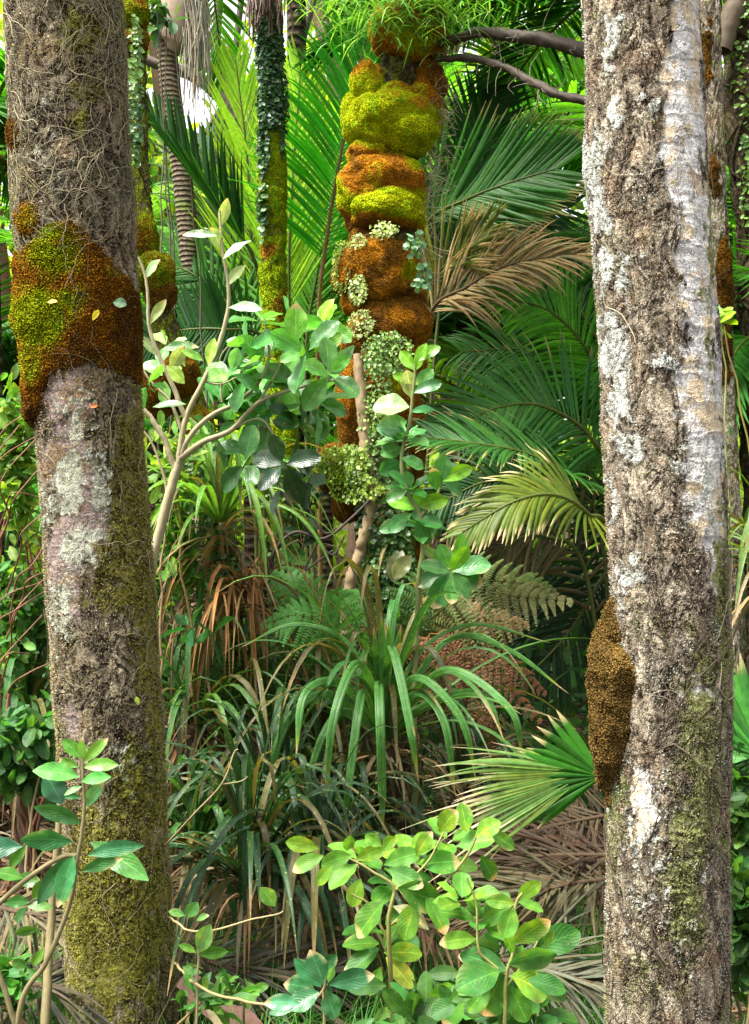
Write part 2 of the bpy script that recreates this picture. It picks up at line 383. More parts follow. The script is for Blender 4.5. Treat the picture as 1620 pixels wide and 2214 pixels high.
def mosscol(P, green, sc_=9.):
    """green: 0 rust .. 1 yellow green, broken up by noise"""
    n = fbm(P*sc_, 4, 5)-.5; k = green+n*1.3+(fbm(P*31, 3, 7)-.5)*.7; m = fbm(P*34, 3, 9)
    c = mixc(BRN, RUST, sm(k, -.35, .12)); c = mixc(c, OLV, sm(k, .2, .42)); c = mixc(c, YEL, sm(k, .42, .75)); c = mixc(c, GRN, sm(m, .52, .75)*sm(k, .4, .7)*.8)
    return c*(.65+.7*m)[..., None]
def cushion(mb, c3, rad, green, dens=26000, seed=0, flat=.12, tone=1., flow=None):
    na, nb = 72, 44
    ph = np.linspace(.001, pi-.001, nb); th = np.linspace(0, 2*pi, na, endpoint=False); P_, T_ = np.meshgrid(ph, th, indexing='ij')
    n = np.stack([np.sin(P_)*np.cos(T_), np.sin(P_)*np.sin(T_), np.cos(P_)], -1)
    def surf(n): 
        k = 1+.46*(fbm(n*1.5+seed*3.1, 2, seed)-.5)+.07*(fbm(n*6+seed, 2, seed)-.5); return c3+n*np.array(rad)*k[..., None]
    v = surf(n); gr = (lambda q: green(q) if callable(green) else np.full(q.shape[:-1], green)) if flow is None else (lambda q: flow(surf(q)))
    zz = (v[..., 2]-c3[2])/rad[2]
    i = np.arange(P_.size).reshape(P_.shape); j = np.roll(i, -1, 1)
    mb.add(v, np.stack([i[:-1], i[1:], j[1:], j[:-1]], -1).reshape(-1, 4), (mosscol(v, gr(n))*tone).reshape(-1, 3))
    A = 4*pi*(rad[0]*rad[2]); k = int(min(19000, A*2.*dens)); nn = rdir(k, (0, -.5, 0)); p = surf(nn)
    no = nrmz(nn/np.array(rad)); tufts(mb, p, no, .0038, mosscol(p, gr(nn))*tone)

def rootlets(mb, tr, n, z0, z1, c, r=(.0005, .0013), th0=pi, th1=2*pi, ln=(.1, .45)):
    for k in range(n):
        m = 16; th = R.uniform(th0, th1); z = R.uniform(z0, z1); L = R.uniform(*ln); a = R.uniform(0, 2*pi) if R.rand() < .3 else R.choice([pi/2, -pi/2])+R.normal()*.45
        T, Zs = [th], [z]; w = float(np.interp(z, tr.z, tr.w))
        for q in range(m-1):
            a += R.normal()*.35; T.append(T[-1]+cos(a)*L/m/w); Zs.append(Zs[-1]+sin(a)*L/m)
        p = tr.surf(np.array(T), np.clip(np.array(Zs), tr.bot, tr.top), .004+R.rand()*.006); rr = r[0]+(r[1]-r[0])*R.rand()**2.2*1.5
        tube(mb, p, [rr, rr*.5], np.array(c)*R.uniform(.4, 1.5), 4)

def crumbs(mb, tr, n, size, z0, z1, colf, th0=pi*.95, th1=2.05*pi, keep=None):
    th = R.uniform(th0, th1, n); z = R.uniform(z0, z1, n); p = tr.surf(th, z, .003)
    if keep is not None: k_ = keep(*proj(p)); th, z, p = th[k_], z[k_], p[k_]
    no = np.stack([np.cos(th), np.sin(th), 0*th], -1)
    tufts(mb, p, no, size, colf(p))

def discs(mb, P, Nm, size, cols, k=6, cup=.25):
    """small round leaves"""
    n = len(P); Nm = nrmz(Nm); a = nrmz(np.cross(Nm, R.normal(size=(n, 3)))); b = np.cross(Nm, a); s = np.broadcast_to(size, (n,))[:, None]
    th = np.arange(k)*2*pi/k; asp = R.uniform(.7, 1, (n, 1))
    v = np.stack([P]+[P+s*(a*cos(t)+b*sin(t)*asp)+Nm*s*cup*(.5+R.rand(n, 1)) for t in th], 1)
    i = np.arange(n)[:, None]*(k+1); f = np.concatenate([i+np.array([[0, 1+q, 1+(q+1) % k]]) for q in range(k)])
    mb.add(v.reshape(-1, 3), f, np.repeat(cols, k+1, 0))

# ---- left trunk
TL = Trunk([(-260, 5, 252), (0, 17, 262), (240, 26, 272), (480, 36, 287), (700, 55, 300), (900, 78, 308), (1000, 88, 312), (1200, 102, 328), (1480, 118, 346), (1800, 140, 361), (2214, 153, 383), (2350, 150, 392)], 3.4, .010, 5., 3)
tl = thing('mossy_tree', 'thick grey brown trunk at left with orange and yellow moss band', 'tree', TL.base())
def zoneL(px, py, T):
    moss = blobs(px, py, [(175, 60, 60, 60, .6), (180, 190, 40, 50, .75), (170, 260, 30, 40, .7), (310, 1100, 60, 260, .95), (340, 1350, 40, 200, .9), (250, 1250, 70, 120, .6), (350, 1620, 30, 200, .9), (240, 1950, 150, 260, .85), (300, 1700, 80, 120, .7), (220, 1750, 90, 90, .55), (280, 1000, 40, 100, .5)])+.12
    pale = blobs(px, py, [(145, 1040, 32, 60, 1), (215, 1040, 28, 60, .95), (170, 1200, 45, 35, 1), (200, 1150, 40, 35, .95), (140, 1320, 30, 70, .8), (130, 1020, 30, 40, .8), (275, 1660, 60, 50, .75), (100, 330, 50, 150, .35), (70, 560, 40, 40, .2), (170, 900, 60, 60, .5), (110, 1080, 30, 50, .8)])+.14
    smo = blobs(px, py, [(185, 1110, 48, 115, 1), (150, 1000, 50, 120, .9), (160, 860, 70, 70, .7), (130, 1200, 40, 100, .9), (160, 1300, 40, 60, .7), (150, 1560, 14, 40, .8), (230, 2130, 80, 70, .5)])+.12
    return np.stack([moss, pale, smo], -1)
mb = MB(); TL.mesh(mb, 420, 1300, zoneL); mb.build('trunk', M_BARK_L, tl)
mb = MB(); rootlets(mb, TL, 430, CZ+.75, CZ+1.6, (.21, .185, .115), ln=(.06, .3)); rootlets(mb, TL, 90, .1, CZ+.8, (.17, .14, .08)); mb.build('clinging_root', M_STEM, tl)['kind'] = 'stuff'
def barkcrumb(P):
    n = len(P); k = fbm(P*8, 3, 4)[:, None]; q = R.rand(n, 1); gr = sm(P[:, 2:3], 1.0, .2)*.8
    c = np.array([.22, .175, .11])*(.4+1.2*q); g2 = np.array([.19, .175, .04])*(.5+1.3*q); return np.where((k+R.normal(size=(n, 1))*.06) < .38+gr*.3, g2, c)
mb = MB(); crumbs(mb, TL, 34000, .0027, 0, CZ+1.6, barkcrumb)
mb.build('bark_crust', M_STEM, tl)
def shell(tr, name, parent, maskf, thickf, greenf, dens_n, z0, z1, tsize=.006, tone=1.):
    """a moss part lying over the trunk surface wherever maskf is positive"""
    na, nz = 260, 340; Z, T = tr.grid(na, nz, z0, z1); p0 = tr.surf(T, Z); px, py = proj(p0); mk = maskf(px, py, T)+(fbm(p0*24, 4, 2)-.5)*1.1+(fbm(p0*9, 2, 12)-.5)*.7
    off = thickf(px, py, T)*np.clip(mk, -.3, 1)*(1+.9*(fbm(p0*14, 3, 8)-.5)); off = np.where(mk < .05, -.02, off); v = tr.surf(T, Z, off)
    c = (mosscol(v, greenf(px, py))*tone).reshape(-1, 3)
    i = np.arange(Z.size).reshape(Z.shape); j = np.roll(i, -1, 1); f = np.stack([i[:-1], j[:-1], j[1:], i[1:]], -1).reshape(-1, 4)
    keep = (mk.ravel()[f] > -.02).any(1); f = f[keep]
    mb = MB(); mb.add(v, f, c)
    k = R.randint(0, len(f), dens_n); w = R.dirichlet([1, 1, 1, 1], dens_n); vv = v.reshape(-1, 3)[f[k]]; P = (vv*w[..., None]).sum(1)
    no = nrmz(np.cross(vv[:, 1]-vv[:, 0], vv[:, 3]-vv[:, 0])); ok = (mk.ravel()[f[k]].min(1) > .05) & (P[:, 1] < tr.d+.1)
    tufts(mb, P[ok], no[ok], tsize, mosscol(P[ok], greenf(*proj(P[ok])))*tone)
    return mb.build(name, M_MOSS, parent)
def mL(px, py, T):
    up = np.interp(px, [20, 45, 90, 150, 190, 240, 300], [560, 540, 490, 470, 500, 560, 620]); lo = np.interp(px, [30, 70, 100, 120, 200, 300], [985, 950, 840, 800, 785, 835])
    a = np.clip(np.minimum(py-up, lo-py)/35., -1, 1); b = blobs(px, py, [(60, 475, 30, 45), (28, 290, 16, 45)])*2-1.2
    return np.maximum(a, b)*(np.sin(T) < .75)
def thL(px, py, T):
    left = sm(-np.cos(T), .2, 1.); b = np.interp(py, [450, 540, 600, 640, 700, 760, 850, 950], [.008, .012, .014, .028, .040, .028, .034, .024])
    return .004+b*.72*left
def gL(px, py): return blobs(px, py, [(110, 545, 75, 75, .95), (75, 680, 55, 75, 1.1), (150, 640, 45, 45, .6), (65, 780, 35, 60, .8), (60, 690, 60, 60, 1.3), (240, 600, 40, 30, .35)])-.16
shell(TL, 'moss', tl, mL, thL, gL, 60000, CZ+(1107-1010)/F*3.4, CZ+(1107-220)/F*3.4, .0045, np.array([.46, .46, .55]))

# ---- right trunk
TR = Trunk([(-260, 1255, 1500), (0, 1263, 1512), (200, 1268, 1520), (370, 1266, 1525), (450, 1275, 1532), (600, 1290, 1546), (740, 1300, 1556), (890, 1302, 1562), (1090, 1315, 1572), (1240, 1318, 1575), (1450, 1330, 1578), (1774, 1315, 1575), (2214, 1308, 1573), (2350, 1300, 1580)], 3.2, .009, 5., 8)
tr_ = thing('lichen_tree', 'stout trunk at right with white lichen and one brown moss pad', 'tree', TR.base())
def zoneR(px, py, T):
    ed = 1563-(1090-py)*.045
    moss = blobs(px, py, [(1520, 1650, 60, 260, .75), (1560, 1300, 18, 200, .9), (1545, 700, 10, 300, .5), (1480, 1850, 60, 300, .62), (1540, 500, 10, 200, .7), (1330, 1750, 30, 200, .6), (1400, 2100, 80, 150, .4)])+.1
    pale = blobs(px, py, [(1322, 90, 22, 60, .75), (1285, 370, 26, 90, 1), (1325, 250, 14, 50, .9), (1310, 480, 16, 60, .9), (1290, 440, 16, 70, .9), (1315, 590, 16, 50, .8), (1345, 610, 14, 40, .7), (1325, 750, 25, 80, .95), (1335, 860, 28, 55, 1), (1350, 960, 36, 40, 1), (1440, 790, 35, 28, .7), (1480, 1000, 40, 40, .5), (1365, 560, 30, 30, .6), (1325, 1100, 10, 60, .8), (1365, 1260, 20, 60, .7), (1400, 240, 30, 30, .5), (1540, 1050, 20, 60, .7), (1490, 1900, 60, 200, .45), (1400, 1850, 60, 200, .4)])+.13
    smo = blobs(px, py, [(1486, 90, 32, 100, 1.1), (1460, 160, 35, 50, .9), (1488, 300, 46, 170, 1.1), (1508, 500, 44, 140, 1.1), (1525, 650, 38, 110, 1.1), (1518, 850, 54, 130, 1.1), (1528, 1000, 48, 120, 1.1), (1550, 1180, 25, 100, .9), (1480, 830, 40, 60, .8), (1520, 1500, 40, 30, .7), (1385, 1750, 28, 80, .7), (1340, 850, 40, 200, .3)])+.08
    return np.stack([moss, pale, smo], -1)
mb = MB(); TR.mesh(mb, 420, 1300, zoneR); mb.build('trunk', M_BARK_R, tr_)
mb = MB(); rootlets(mb, TR, 24, .1, CZ+1.4, (.28, .24, .17)); rootlets(mb, TR, 50, .1, 1.2, (.06, .045, .03), (.0007, .0022), ln=(.4, 1.0)); mb.build('clinging_root', M_STEM, tr_)['kind'] = 'stuff'
def crumbR(P):
    n = len(P); q = R.rand(n, 1); k = fbm(P*10, 3, 14)[:, None]; c = np.array([.2, .16, .11])*(.4+1.3*q)
    c = np.where(k > .66, np.array([.42, .45, .38])*(.5+.6*q), c); return np.where(k < .38, np.array([.2, .22, .07])*(.4+q), c)
mb = MB(); crumbs(mb, TR, 20000, .0029, 0, CZ+1.4, crumbR, pi*.92, 1.85*pi, lambda px, py: zoneR(px, py, 0)[..., 2] < .35); mb.build('bark_crust', M_STEM, tr_)
def mR(px, py, T):
    rt = np.interp(py, [1255, 1300, 1400, 1440, 1500, 1560, 1650, 1720], [1318, 1325, 1345, 1372, 1368, 1362, 1348, 1322])
    a = np.minimum(np.clip((rt-px)/14., -1, 1), np.clip(np.minimum(py-1262, 1745-py)/25., -1, 1)); return np.where(np.cos(T) < .2, a, -1)*(np.sin(T) < .6)
def thR(px, py, T): return .012+sm(-np.cos(T), .55, 1)*np.interp(py, [1260, 1330, 1400, 1450, 1560, 1650, 1700, 1750], [.0, .022, .048, .062, .046, .036, .02, .0])
def olvcol(px, py): return .18+0*px
_Y = (RUST, OLV); RUST = (.24, .155, .045); BRN_ = BRN; BRN = (.15, .095, .03)
shell(TR, 'moss_pad', tr_, mR, thR, lambda px, py: 0*px-.3, 15000, CZ+(1107-1760)/F*3.2, CZ+(1107-1240)/F*3.2, .005)
RUST, OLV = _Y; BRN = BRN_

# ---- centre tree
DC = 5.6
TC = Trunk([(-300, 850, 940), (0, 835, 930), (180, 820, 905), (330, 815, 900), (520, 800, 905), (700, 790, 905), (900, 775, 905), (1100, 775, 900), (1300, 780, 900), (1500, 785, 905), (1700, 770, 915)], DC, .02, 4., 21)
tc = thing('moss_cushion_tree', 'central trunk stacked with swollen orange and lime moss cushions', 'tree', TC.base())
mb = MB(); TC.mesh(mb, 160, 500, lambda px, py, T: np.stack([.5+0*px, .15+0*px, .1+0*px], -1)); rootlets(mb, TC, 120, .3, CZ+2.3, (.2, .16, .1), (.001, .003)); mb.build('trunk', M_BARK_M, tc)
CU = [(885, 75, 92, 66, 0, .25, lambda n: .05+.55*sm(n[..., 2], -.3, .5)*sm(n[..., 0], -.5, .2)), (905, -25, 60, 40, .05, 0, -.1),
      (797, 190, 40, 56, -.02, 0, .55), (930, 178, 36, 48, -.02, 0, -.12), (912, 215, 38, 30, -.06, 0, .2), (840, 265, 95, 76, -.04, .3, 1.25), (870, 290, 72, 48, -.08, 0, 1.2),
      (822, 397, 93, 70, -.05, .2, lambda n: .12+.5*sm(-n[..., 2], -.1, .6)), (840, 455, 80, 44, -.10, 0, 1.0), (868, 470, 50, 40, -.04, 0, .4), (800, 480, 52, 34, 0, 0, -.05),
      (818, 590, 92, 80, -.06, 0, lambda n: -.22+.7*sm(n[..., 0], .5, .95)), (760, 600, 42, 50, .0, 0, .1), (842, 700, 84, 68, -.04, 0, -.2), (830, 810, 78, 92, -.02, 0, -.25), (852, 850, 55, 60, -.06, 0, .35),
      (762, 870, 36, 118, -.02, 0, -.25), (722, 1012, 40, 50, -.08, 0, -.15), (750, 1080, 34, 48, -.04, 0, -.3), (884, 960, 32, 140, -.06, 0, -.1), (885, 1200, 25, 110, 0, 0, -.2), (845, 1330, 60, 80, .03, 0, -.3), (880, 1400, 30, 80, 0, 0, -.2)]
CU += [(800, 335, 52, 34, -.05, 0, 0), (772, 432, 44, 52, -.03, 0, 0), (885, 445, 38, 60, -.02, 0, 0), (798, 515, 44, 26, -.03, 0, 0), (872, 640, 50, 42, -.05, 0, 0), (790, 655, 50, 36, -.04, 0, 0), (884, 765, 38, 62, -.03, 0, 0), (785, 745, 46, 46, -.04, 0, 0), (925, 245, 34, 60, .0, 0, 0), (770, 250, 30, 50, -.01, 0, 0)]
def flow(v):
    px, py = proj(v); q = np.stack([v[..., 0]*5, v[..., 1]*5, v[..., 2]*5], -1); y = py+(fbm(q, 3, 44)-.5)*90-(px-840)*.25
    g = np.interp(y, [20, 60, 125, 150, 185, 215, 315, 340, 355, 405, 425, 470, 495, 560, 2000], [.0, .3, -.15, .1, .5, 1.2, 1.25, .7, .1, .2, 1.0, 1.0, -.1, -.15, -.25])
    return g-.5*sm(px, 915, 950)+.75*blob(px, py, 900, 80, 44, 40)*(py < 130)+.8*blob(px, py, 895, 585, 26, 36)+.5*blob(px, py, 850, 850, 40, 40)
for k, (cx, cy, rx, ry, dy, _, g_) in enumerate(CU):
    mb = MB(); c3 = W(cx, cy, DC+dy); s_ = DC/F
    cushion(mb, c3, (rx*s_, min(.2, rx*s_*1.02), ry*s_), g_, seed=k+1, flow=flow); mb.build('moss_cushion', M_MOSS, tc)
# limbs reaching right
for pts, r0, r1 in (([(950, 95), (1040, 70), (1100, 78), (1180, 85), (1275, 112), (1400, 130)], 9, 16), ([(945, 128), (1010, 125), (1080, 140), (1130, 165), (1170, 185), (1215, 205), (1290, 220), (1400, 240)], 7, 9)):
    mb = MB(); p = spline([W(x, y, 5.5-.1*i) for i, (x, y) in enumerate(pts)], 50); p = p+(fbm(p*9, 2, 3)-.5)[:, None]*.02
    tube(mb, p, [r0*5.5/F, r1*5.3/F], (.042, .031, .022), 14, .55); 
    for q in range(26):
        i = R.randint(5, 45); e = p[i]+rdir(1, (0, -.3, -.5))[0]*R.uniform(.06, .2); tube(mb, spline([p[i], (p[i]+e)/2+R.normal(size=3)*.02, e], 8), [.002, .0008], (.16, .14, .1), 4)
    mb.build('branch', M_STEM, tc)
mb = MB(); p = spline([W(x, y, 5.28) for x, y in [(775, 765), (783, 870), (790, 980), (803, 1080), (782, 1180), (757, 1260), (747, 1350), (747, 1430), (738, 1560), (745, 1800)]], 120)
tube(mb, p+(fbm(p*12, 2)-.5)[:, None]*.02, [.02, .028, .026, .024, .03, .03, .035], (.24, .175, .10), 12, .35)
st = thing('climbing_stem', 'pale brown twisting woody stem climbing the front of the cushioned trunk', 'vine', (p[-1][0], p[-1][1], p[-1][2])); mb.build('stem', M_STEM, st)

# ------------------------------------------------------------------ creepers
def creeper(name, label, tr, spots, n, size, cA, cB, out=.03, stem=True, group=None, depth=0.):
    root = thing(name, label, 'creeper', tuple(tr.surf(np.array([4.7]), np.array([tr.z[1]]), 0)[0]), group)
    P, N_ = [], []
    for (cx, cy, rx, ry, w) in spots:
        k = int(n*w); a = R.uniform(0, 2*pi, k); q = np.sqrt(R.rand(k)); px = cx+np.cos(a)*q*rx; py = cy+np.sin(a)*q*ry
        z = CZ+(1107-py)/F*tr.d; x = (px-810)/F*tr.d; xc = np.interp(z, tr.z, tr.x); w_ = np.interp(z, tr.z, tr.w)
        sx = np.clip((x-xc)/(w_+out), -1.0, 1.0); th = -np.arccos(sx)
        p = tr.surf(th, z, out*R.uniform(.3, 1.3, k)); p[:, 0] += np.clip(x-p[:, 0], -.3, .3)*.9; P.append(p); N_.append(np.stack([np.cos(th), np.sin(th), .35+0*th], -1))
    P = np.concatenate(P); N_ = np.concatenate(N_); P[:, 1] -= depth*R.uniform(.6, 1.2, len(P))
    cc = mixc(cA, cB, np.clip(fbm(P*7, 2, 6)*1.6-.3+R.normal(size=len(P))*.15, 0, 1))*R.uniform(.6, 1.4, (len(P), 1))
    mb = MB(); discs(mb, P, N_+R.normal(size=P.shape)*.5, size*R.uniform(.6, 1.3, len(P)), cc); mb.build('foliage', M_SMALL, root)
    for k in range(4):
        i = R.randint(len(P)); d2 = np.linalg.norm(P-P[i], axis=1); nb = np.argsort(d2)[::9][:6]; q = P[nb]; q = q[np.argsort(q[:, 2])]; mb = MB(); tube(mb, spline(q+np.array([0, .01, 0]), 14), .0018, (.1, .07, .04), 4)
        mb.build('stem', M_STEM, root)
    return root
creeper('round_leaf_creeper', 'round leaved creeper spreading down the middle of the cushioned trunk', TC, [(835, 785, 55, 45, .10), (815, 860, 30, 100, .09), (810, 930, 35, 60, .05)], 5600, .0075, (.06, .15, .03), (.24, .36, .07), .07, depth=.16)
creeper('round_leaf_creeper', 'dark green creeper wrapping the lower cushioned trunk behind fleshy shrub', TC, [(830, 1100, 60, 180, .4), (850, 1250, 45, 130, .25), (810, 1330, 50, 90, .15), (870, 1300, 40, 90, .15)], 3000, .011, (.015, .05, .012), (.08, .17, .03), .07, depth=.14)
creeper('pale_creeper', 'pale tiny leaved creeper on left flank of the round rusty cushion', TC, [(738, 590, 22, 60, .4), (765, 550, 28, 18, .15), (775, 650, 20, 30, .15), (830, 530, 30, 14, .1), (780, 720, 30, 30, .15)], 1500, .0065, (.12, .2, .05), (.4, .48, .16), .1, depth=.12)
creeper('creeper_bunch', 'bunch of small yellow green creeper leaves bulging left of trunk', TC, [(740, 1010, 62, 42, .8), (770, 1060, 60, 30, .3)], 1900, .0085, (.05, .12, .02), (.32, .42, .06), .06, depth=.22)
creeper('creeper_spray', 'blue green fleshy leaf spray at right edge of rusty cushion', TC, [(895, 560, 22, 25, .4), (912, 620, 14, 30, .4), (905, 640, 20, 10, .2)], 110, .015, (.06, .18, .07), (.16, .3, .16), .1, depth=.12)

# ---- slim ivy trunk
TI = Trunk([(-300, 560, 606), (0, 559, 611), (200, 560, 613), (400, 560, 614), (600, 562, 618), (700, 565, 622), (900, 578, 632), (1050, 585, 640), (1250, 592, 648), (1500, 596, 655), (1700, 596, 656)], 6.4, .012, 5., 31)
ti = thing('slim_mossy_tree', 'slim straight trunk with bright green moss, ivy leaves near the top', 'tree', TI.base())
mb = MB(); TI.mesh(mb, 120, 500, lambda px, py, T: np.stack([.4+.4*sm(py, 150, 350), .12+.5*blob(px, py, 590, 490, 14, 16), .1+0*px], -1))
mb.build('trunk', M_BARK_M, ti)
shell(TI, 'moss', ti, lambda px, py, T: blobs(px, py, [(600, 380, 40, 120, .8), (590, 620, 40, 120, .7), (570, 300, 16, 60, .6), (610, 960, 40, 240, 1), (590, 530, 40, 30, .7)])-.34, lambda px, py, T: .018+0*px, lambda px, py: 1.0-.8*blobs(px, py, [(580, 545, 22, 18), (610, 670, 30, 40)]), 26000, 1., CZ+2.6, .006, np.array([.6, .72, 1.]))
creeper('ivy', 'dark green ivy climbing the upper slim trunk', TI, [(586, 130, 32, 80, .4), (575, 60, 28, 60, .3), (590, 230, 34, 60, .25), (572, 330, 14, 60, .1), (615, 250, 10, 100, .08)], 2500, .0115, (.012, .05, .012), (.07, .17, .05), .03)
creeper('ivy', 'sparse ivy leaves on the lower slim trunk', TI, [(570, 450, 12, 80, .3), (600, 1100, 40, 150, .7)], 260, .017, (.03, .09, .02), (.12, .24, .05), .03)
# hanging fruit strands at the top of the slim trunk
mb = MB()
for k in range(46):
    x0 = R.uniform(535, 625); a = W(x0, -120, 6.25); b = W(x0+R.normal()*6, R.uniform(20, 75), 6.2); b[1] += R.normal()*.08; tube(mb, spline([a, (a+b)/2+R.normal(size=3)*.02, b], 14), [.006, .004], (.09, .055, .04), 5, .8)
fs_ = thing('hanging_fruit_strands', 'dark brown beaded strands hanging over top of slim trunk', 'fruit strands', W(585, -120, 6.25)); mb.build('strand', M_STEM, fs_)

# ---- leaning mossy trunk just behind left one
TB = Trunk([(-300, 255, 315), (0, 264, 318), (120, 270, 315), (300, 274, 322), (450, 285, 330), (600, 300, 352), (700, 325, 385), (800, 355, 425), (900, 385, 455), (1000, 420, 480), (1150, 440, 505), (1350, 460, 525), (1600, 480, 545)], 5.2, .016, 5., 41)
tb = thing('leaning_mossy_tree', 'leaning mossy trunk showing just right of thick left trunk', 'tree', TB.base())
mb = MB(); TB.mesh(mb, 140, 500, lambda px, py, T: np.stack([.6+0*px, .2+0*px, .1+0*px], -1)); rootlets(mb, TB, 60, 1, CZ+2, (.2, .16, .1)); mb.build('trunk', M_BARK_M, tb)
for k, (cx, cy, rx, ry, g_) in enumerate([(292, 32, 32, 36, .42), (293, 90, 30, 30, .35), (312, 520, 30, 60, .4), (332, 590, 44, 50, .5), (350, 635, 32, 36, -.1), (385, 810, 46, 46, -.1), (345, 850, 40, 60, -.15), (430, 930, 34, 50, .1), (470, 1080, 36, 50, -.1), (480, 1220, 34, 60, -.2)]):
    mb = MB(); cushion(mb, W(cx, cy, 5.14), (rx*.002, min(.1, rx*.002), ry*.002), g_, seed=k+51, tone=np.array([.42, .5, .7])); mb.build('moss_cushion', M_MOSS, tb)
creeper('creeper_on_leaning_trunk', 'tiny leaved creeper on lower part of the leaning mossy trunk', TB, [(310, 230, 14, 160, .3), (450, 1000, 40, 80, .3), (490, 1150, 40, 160, .4)], 1100, .011, (.03, .09, .02), (.13, .24, .05), .06, depth=.08)

# ---- thin trunks at far right
TX = Trunk([(-300, 1500, 1535), (0, 1508, 1556), (300, 1520, 1566), (500, 1530, 1575), (700, 1540, 1582), (900, 1548, 1592), (1100, 1556, 1600), (1500, 1560, 1606)], 5.4, .01, 5., 61)
tx = thing('ringed_palm_trunk', 'narrow ringed palm trunk half hidden behind right lichen trunk', 'palm', TX.base())
mb = MB(); TX.mesh(mb, 90, 300, lambda px, py, T: np.stack([.45+0*px, .2+0*px, .22+0*px], -1)); mb.build('trunk', M_BARK_R, tx)
shell(TX, 'moss', tx, lambda px, py, T: blobs(px, py, [(1545, 380, 14, 50, .8), (1565, 640, 18, 120, .8), (1560, 760, 20, 60, .7), (1530, 80, 12, 120, .5)])-.3, lambda px, py, T: .014+0*px, lambda px, py: -.22+0*px, 5000, 1., CZ+2.2, .006, np.array([.35, .38, .5]))
TY = Trunk([(-300, 1560, 1680), (0, 1570, 1690), (300, 1575, 1670), (500, 1590, 1680), (700, 1600, 1690), (1000, 1610, 1700), (1500, 1620, 1710)], 5.9, .035, 6., 71)
ty = thing('fissured_tree', 'brown fissured trunk cut by right edge of the photo', 'tree', TY.base())
mb = MB(); TY.mesh(mb, 140, 400, lambda px, py, T: np.stack([.2+0*px, .15+0*px, .1+0*px], -1)); rootlets(mb, TY, 50, 1, CZ+2.4, (.16, .12, .08), (.003, .012), ln=(.5, 1.4))
mb.build('trunk', M_BARK_M, ty)
creeper('creeper_on_fissured_trunk', 'little green leaves dotting fissured brown trunk at right edge', TY, [(1595, 150, 30, 120, .5), (1605, 380, 20, 120, .5)], 260, .012, (.06, .16, .02), (.2, .35, .05), .03)
mb = MB(); p = spline([W(x, y, 5.8) for x, y in [(1640, -60), (1600, 0), (1575, 50), (1560, 110)]], 20); tube(mb, p, [.06, .05], (.1, .075, .05), 12, .2); mb.build('branch', M_STEM, ty)

# ------------------------------------------------------------------ palms
def frond(mb, pts, Ll, nl=60, up=(0, -1, .4), c=(.035, .14, .018), wid=.028, a0=62, a1=22, start=.12, lift=.15, droop=.6, tip=0., tipc=(.42, .30, .15), rc=(.10, .12, .03), rr=.012, prof=None, jit=.05, sides=(-1, 1), endL=.35, tw=0., K=3, gap=0.):
    nl = int(nl*.6); p = spline(pts, 60); t = np.linspace(start, .995, nl); ip = np.linspace(0, 1, 60); P = np.stack([np.interp(t, ip, p[:, k]) for k in range(3)], -1)
    tg = nrmz(np.gradient(p, axis=0)); TG = nrmz(np.stack([np.interp(t, ip, tg[:, k]) for k in range(3)], -1)); upv = np.asarray(up, float)
    sdv = nrmz(np.cross(TG, upv)); un = np.cross(sdv, TG)
    ang = np.radians(a0+(a1-a0)*t**1.2); LL = Ll*np.interp(t, [0, .15, .45, .8, 1], [.45, .8, 1, .75, endL])
    for s in sides:
        j = R.normal(size=(nl, 3))*jit; dd = TG*np.cos(ang)[:, None]+s*sdv*np.sin(ang)[:, None]+un*lift+j
        cc = vary(c, nl, .32, .1); tp = np.clip(np.abs(R.normal(size=nl))*tip, 0, .95) if tip else None
        k = R.rand(nl) >= gap
        strips(mb, P[k], dd[k], (un+R.normal(size=(nl, 3))*.16)[k], (LL*R.uniform(.9, 1.08, nl))[k], wid, [.35, .9, 1, .95, .8, .5, .06] if prof is None else prof, cc[k], K, -.8, (droop*R.uniform(.7, 1.3, nl))[k], tp[k] if tp is not None else None, tipc, tw=tw)
    tube(mb, p, [rr, rr*.8, rr*.25], rc, 6)
def arc(base, az, el, L, bend, n=5):
    """rachis path: azimuth (0 = +x, 90 = away), start elevation, length, total downward bend, all degrees"""
    pts = [np.array(base, float)]; s = 8
    for k in range(s):
        e = radians(el-bend*((k+.5)/s)**1.3); a = radians(az); pts.append(pts[-1]+np.array([cos(a)*cos(e), sin(a)*cos(e), sin(e)])*L/s)
    return pts
GP = 'nikau style palms of the undergrowth'
DG, MG, LG, BG = (.013, .062, .006), (.028, .125, .008), (.07, .25, .012), (.19, .38, .018)
def hero_palm(name, label, base, specs, trunk=None, group=None):
    root = thing(name, label, 'palm', base, group)
    for s in specs:
        pts = s.pop('pts'); pts = [W(*q) if not isinstance(q, np.ndarray) else q for q in pts]
        mb = MB(); m = M_DEAD if s.pop('dead', False) else M_PALM; frond(mb, pts, **s); mb.build('frond', m, root)
    if trunk is not None:
        mb = MB(); tp, r0, r1 = trunk; tube(mb, spline(tp, 40), [r0, r1], (.1, .1, .1), 20, .06); mb.build('trunk', M_RINGD, root)
    return root
def G3(px, d): x = (px-810)/F*d; return np.array([x, d, float(gz(x, d))])

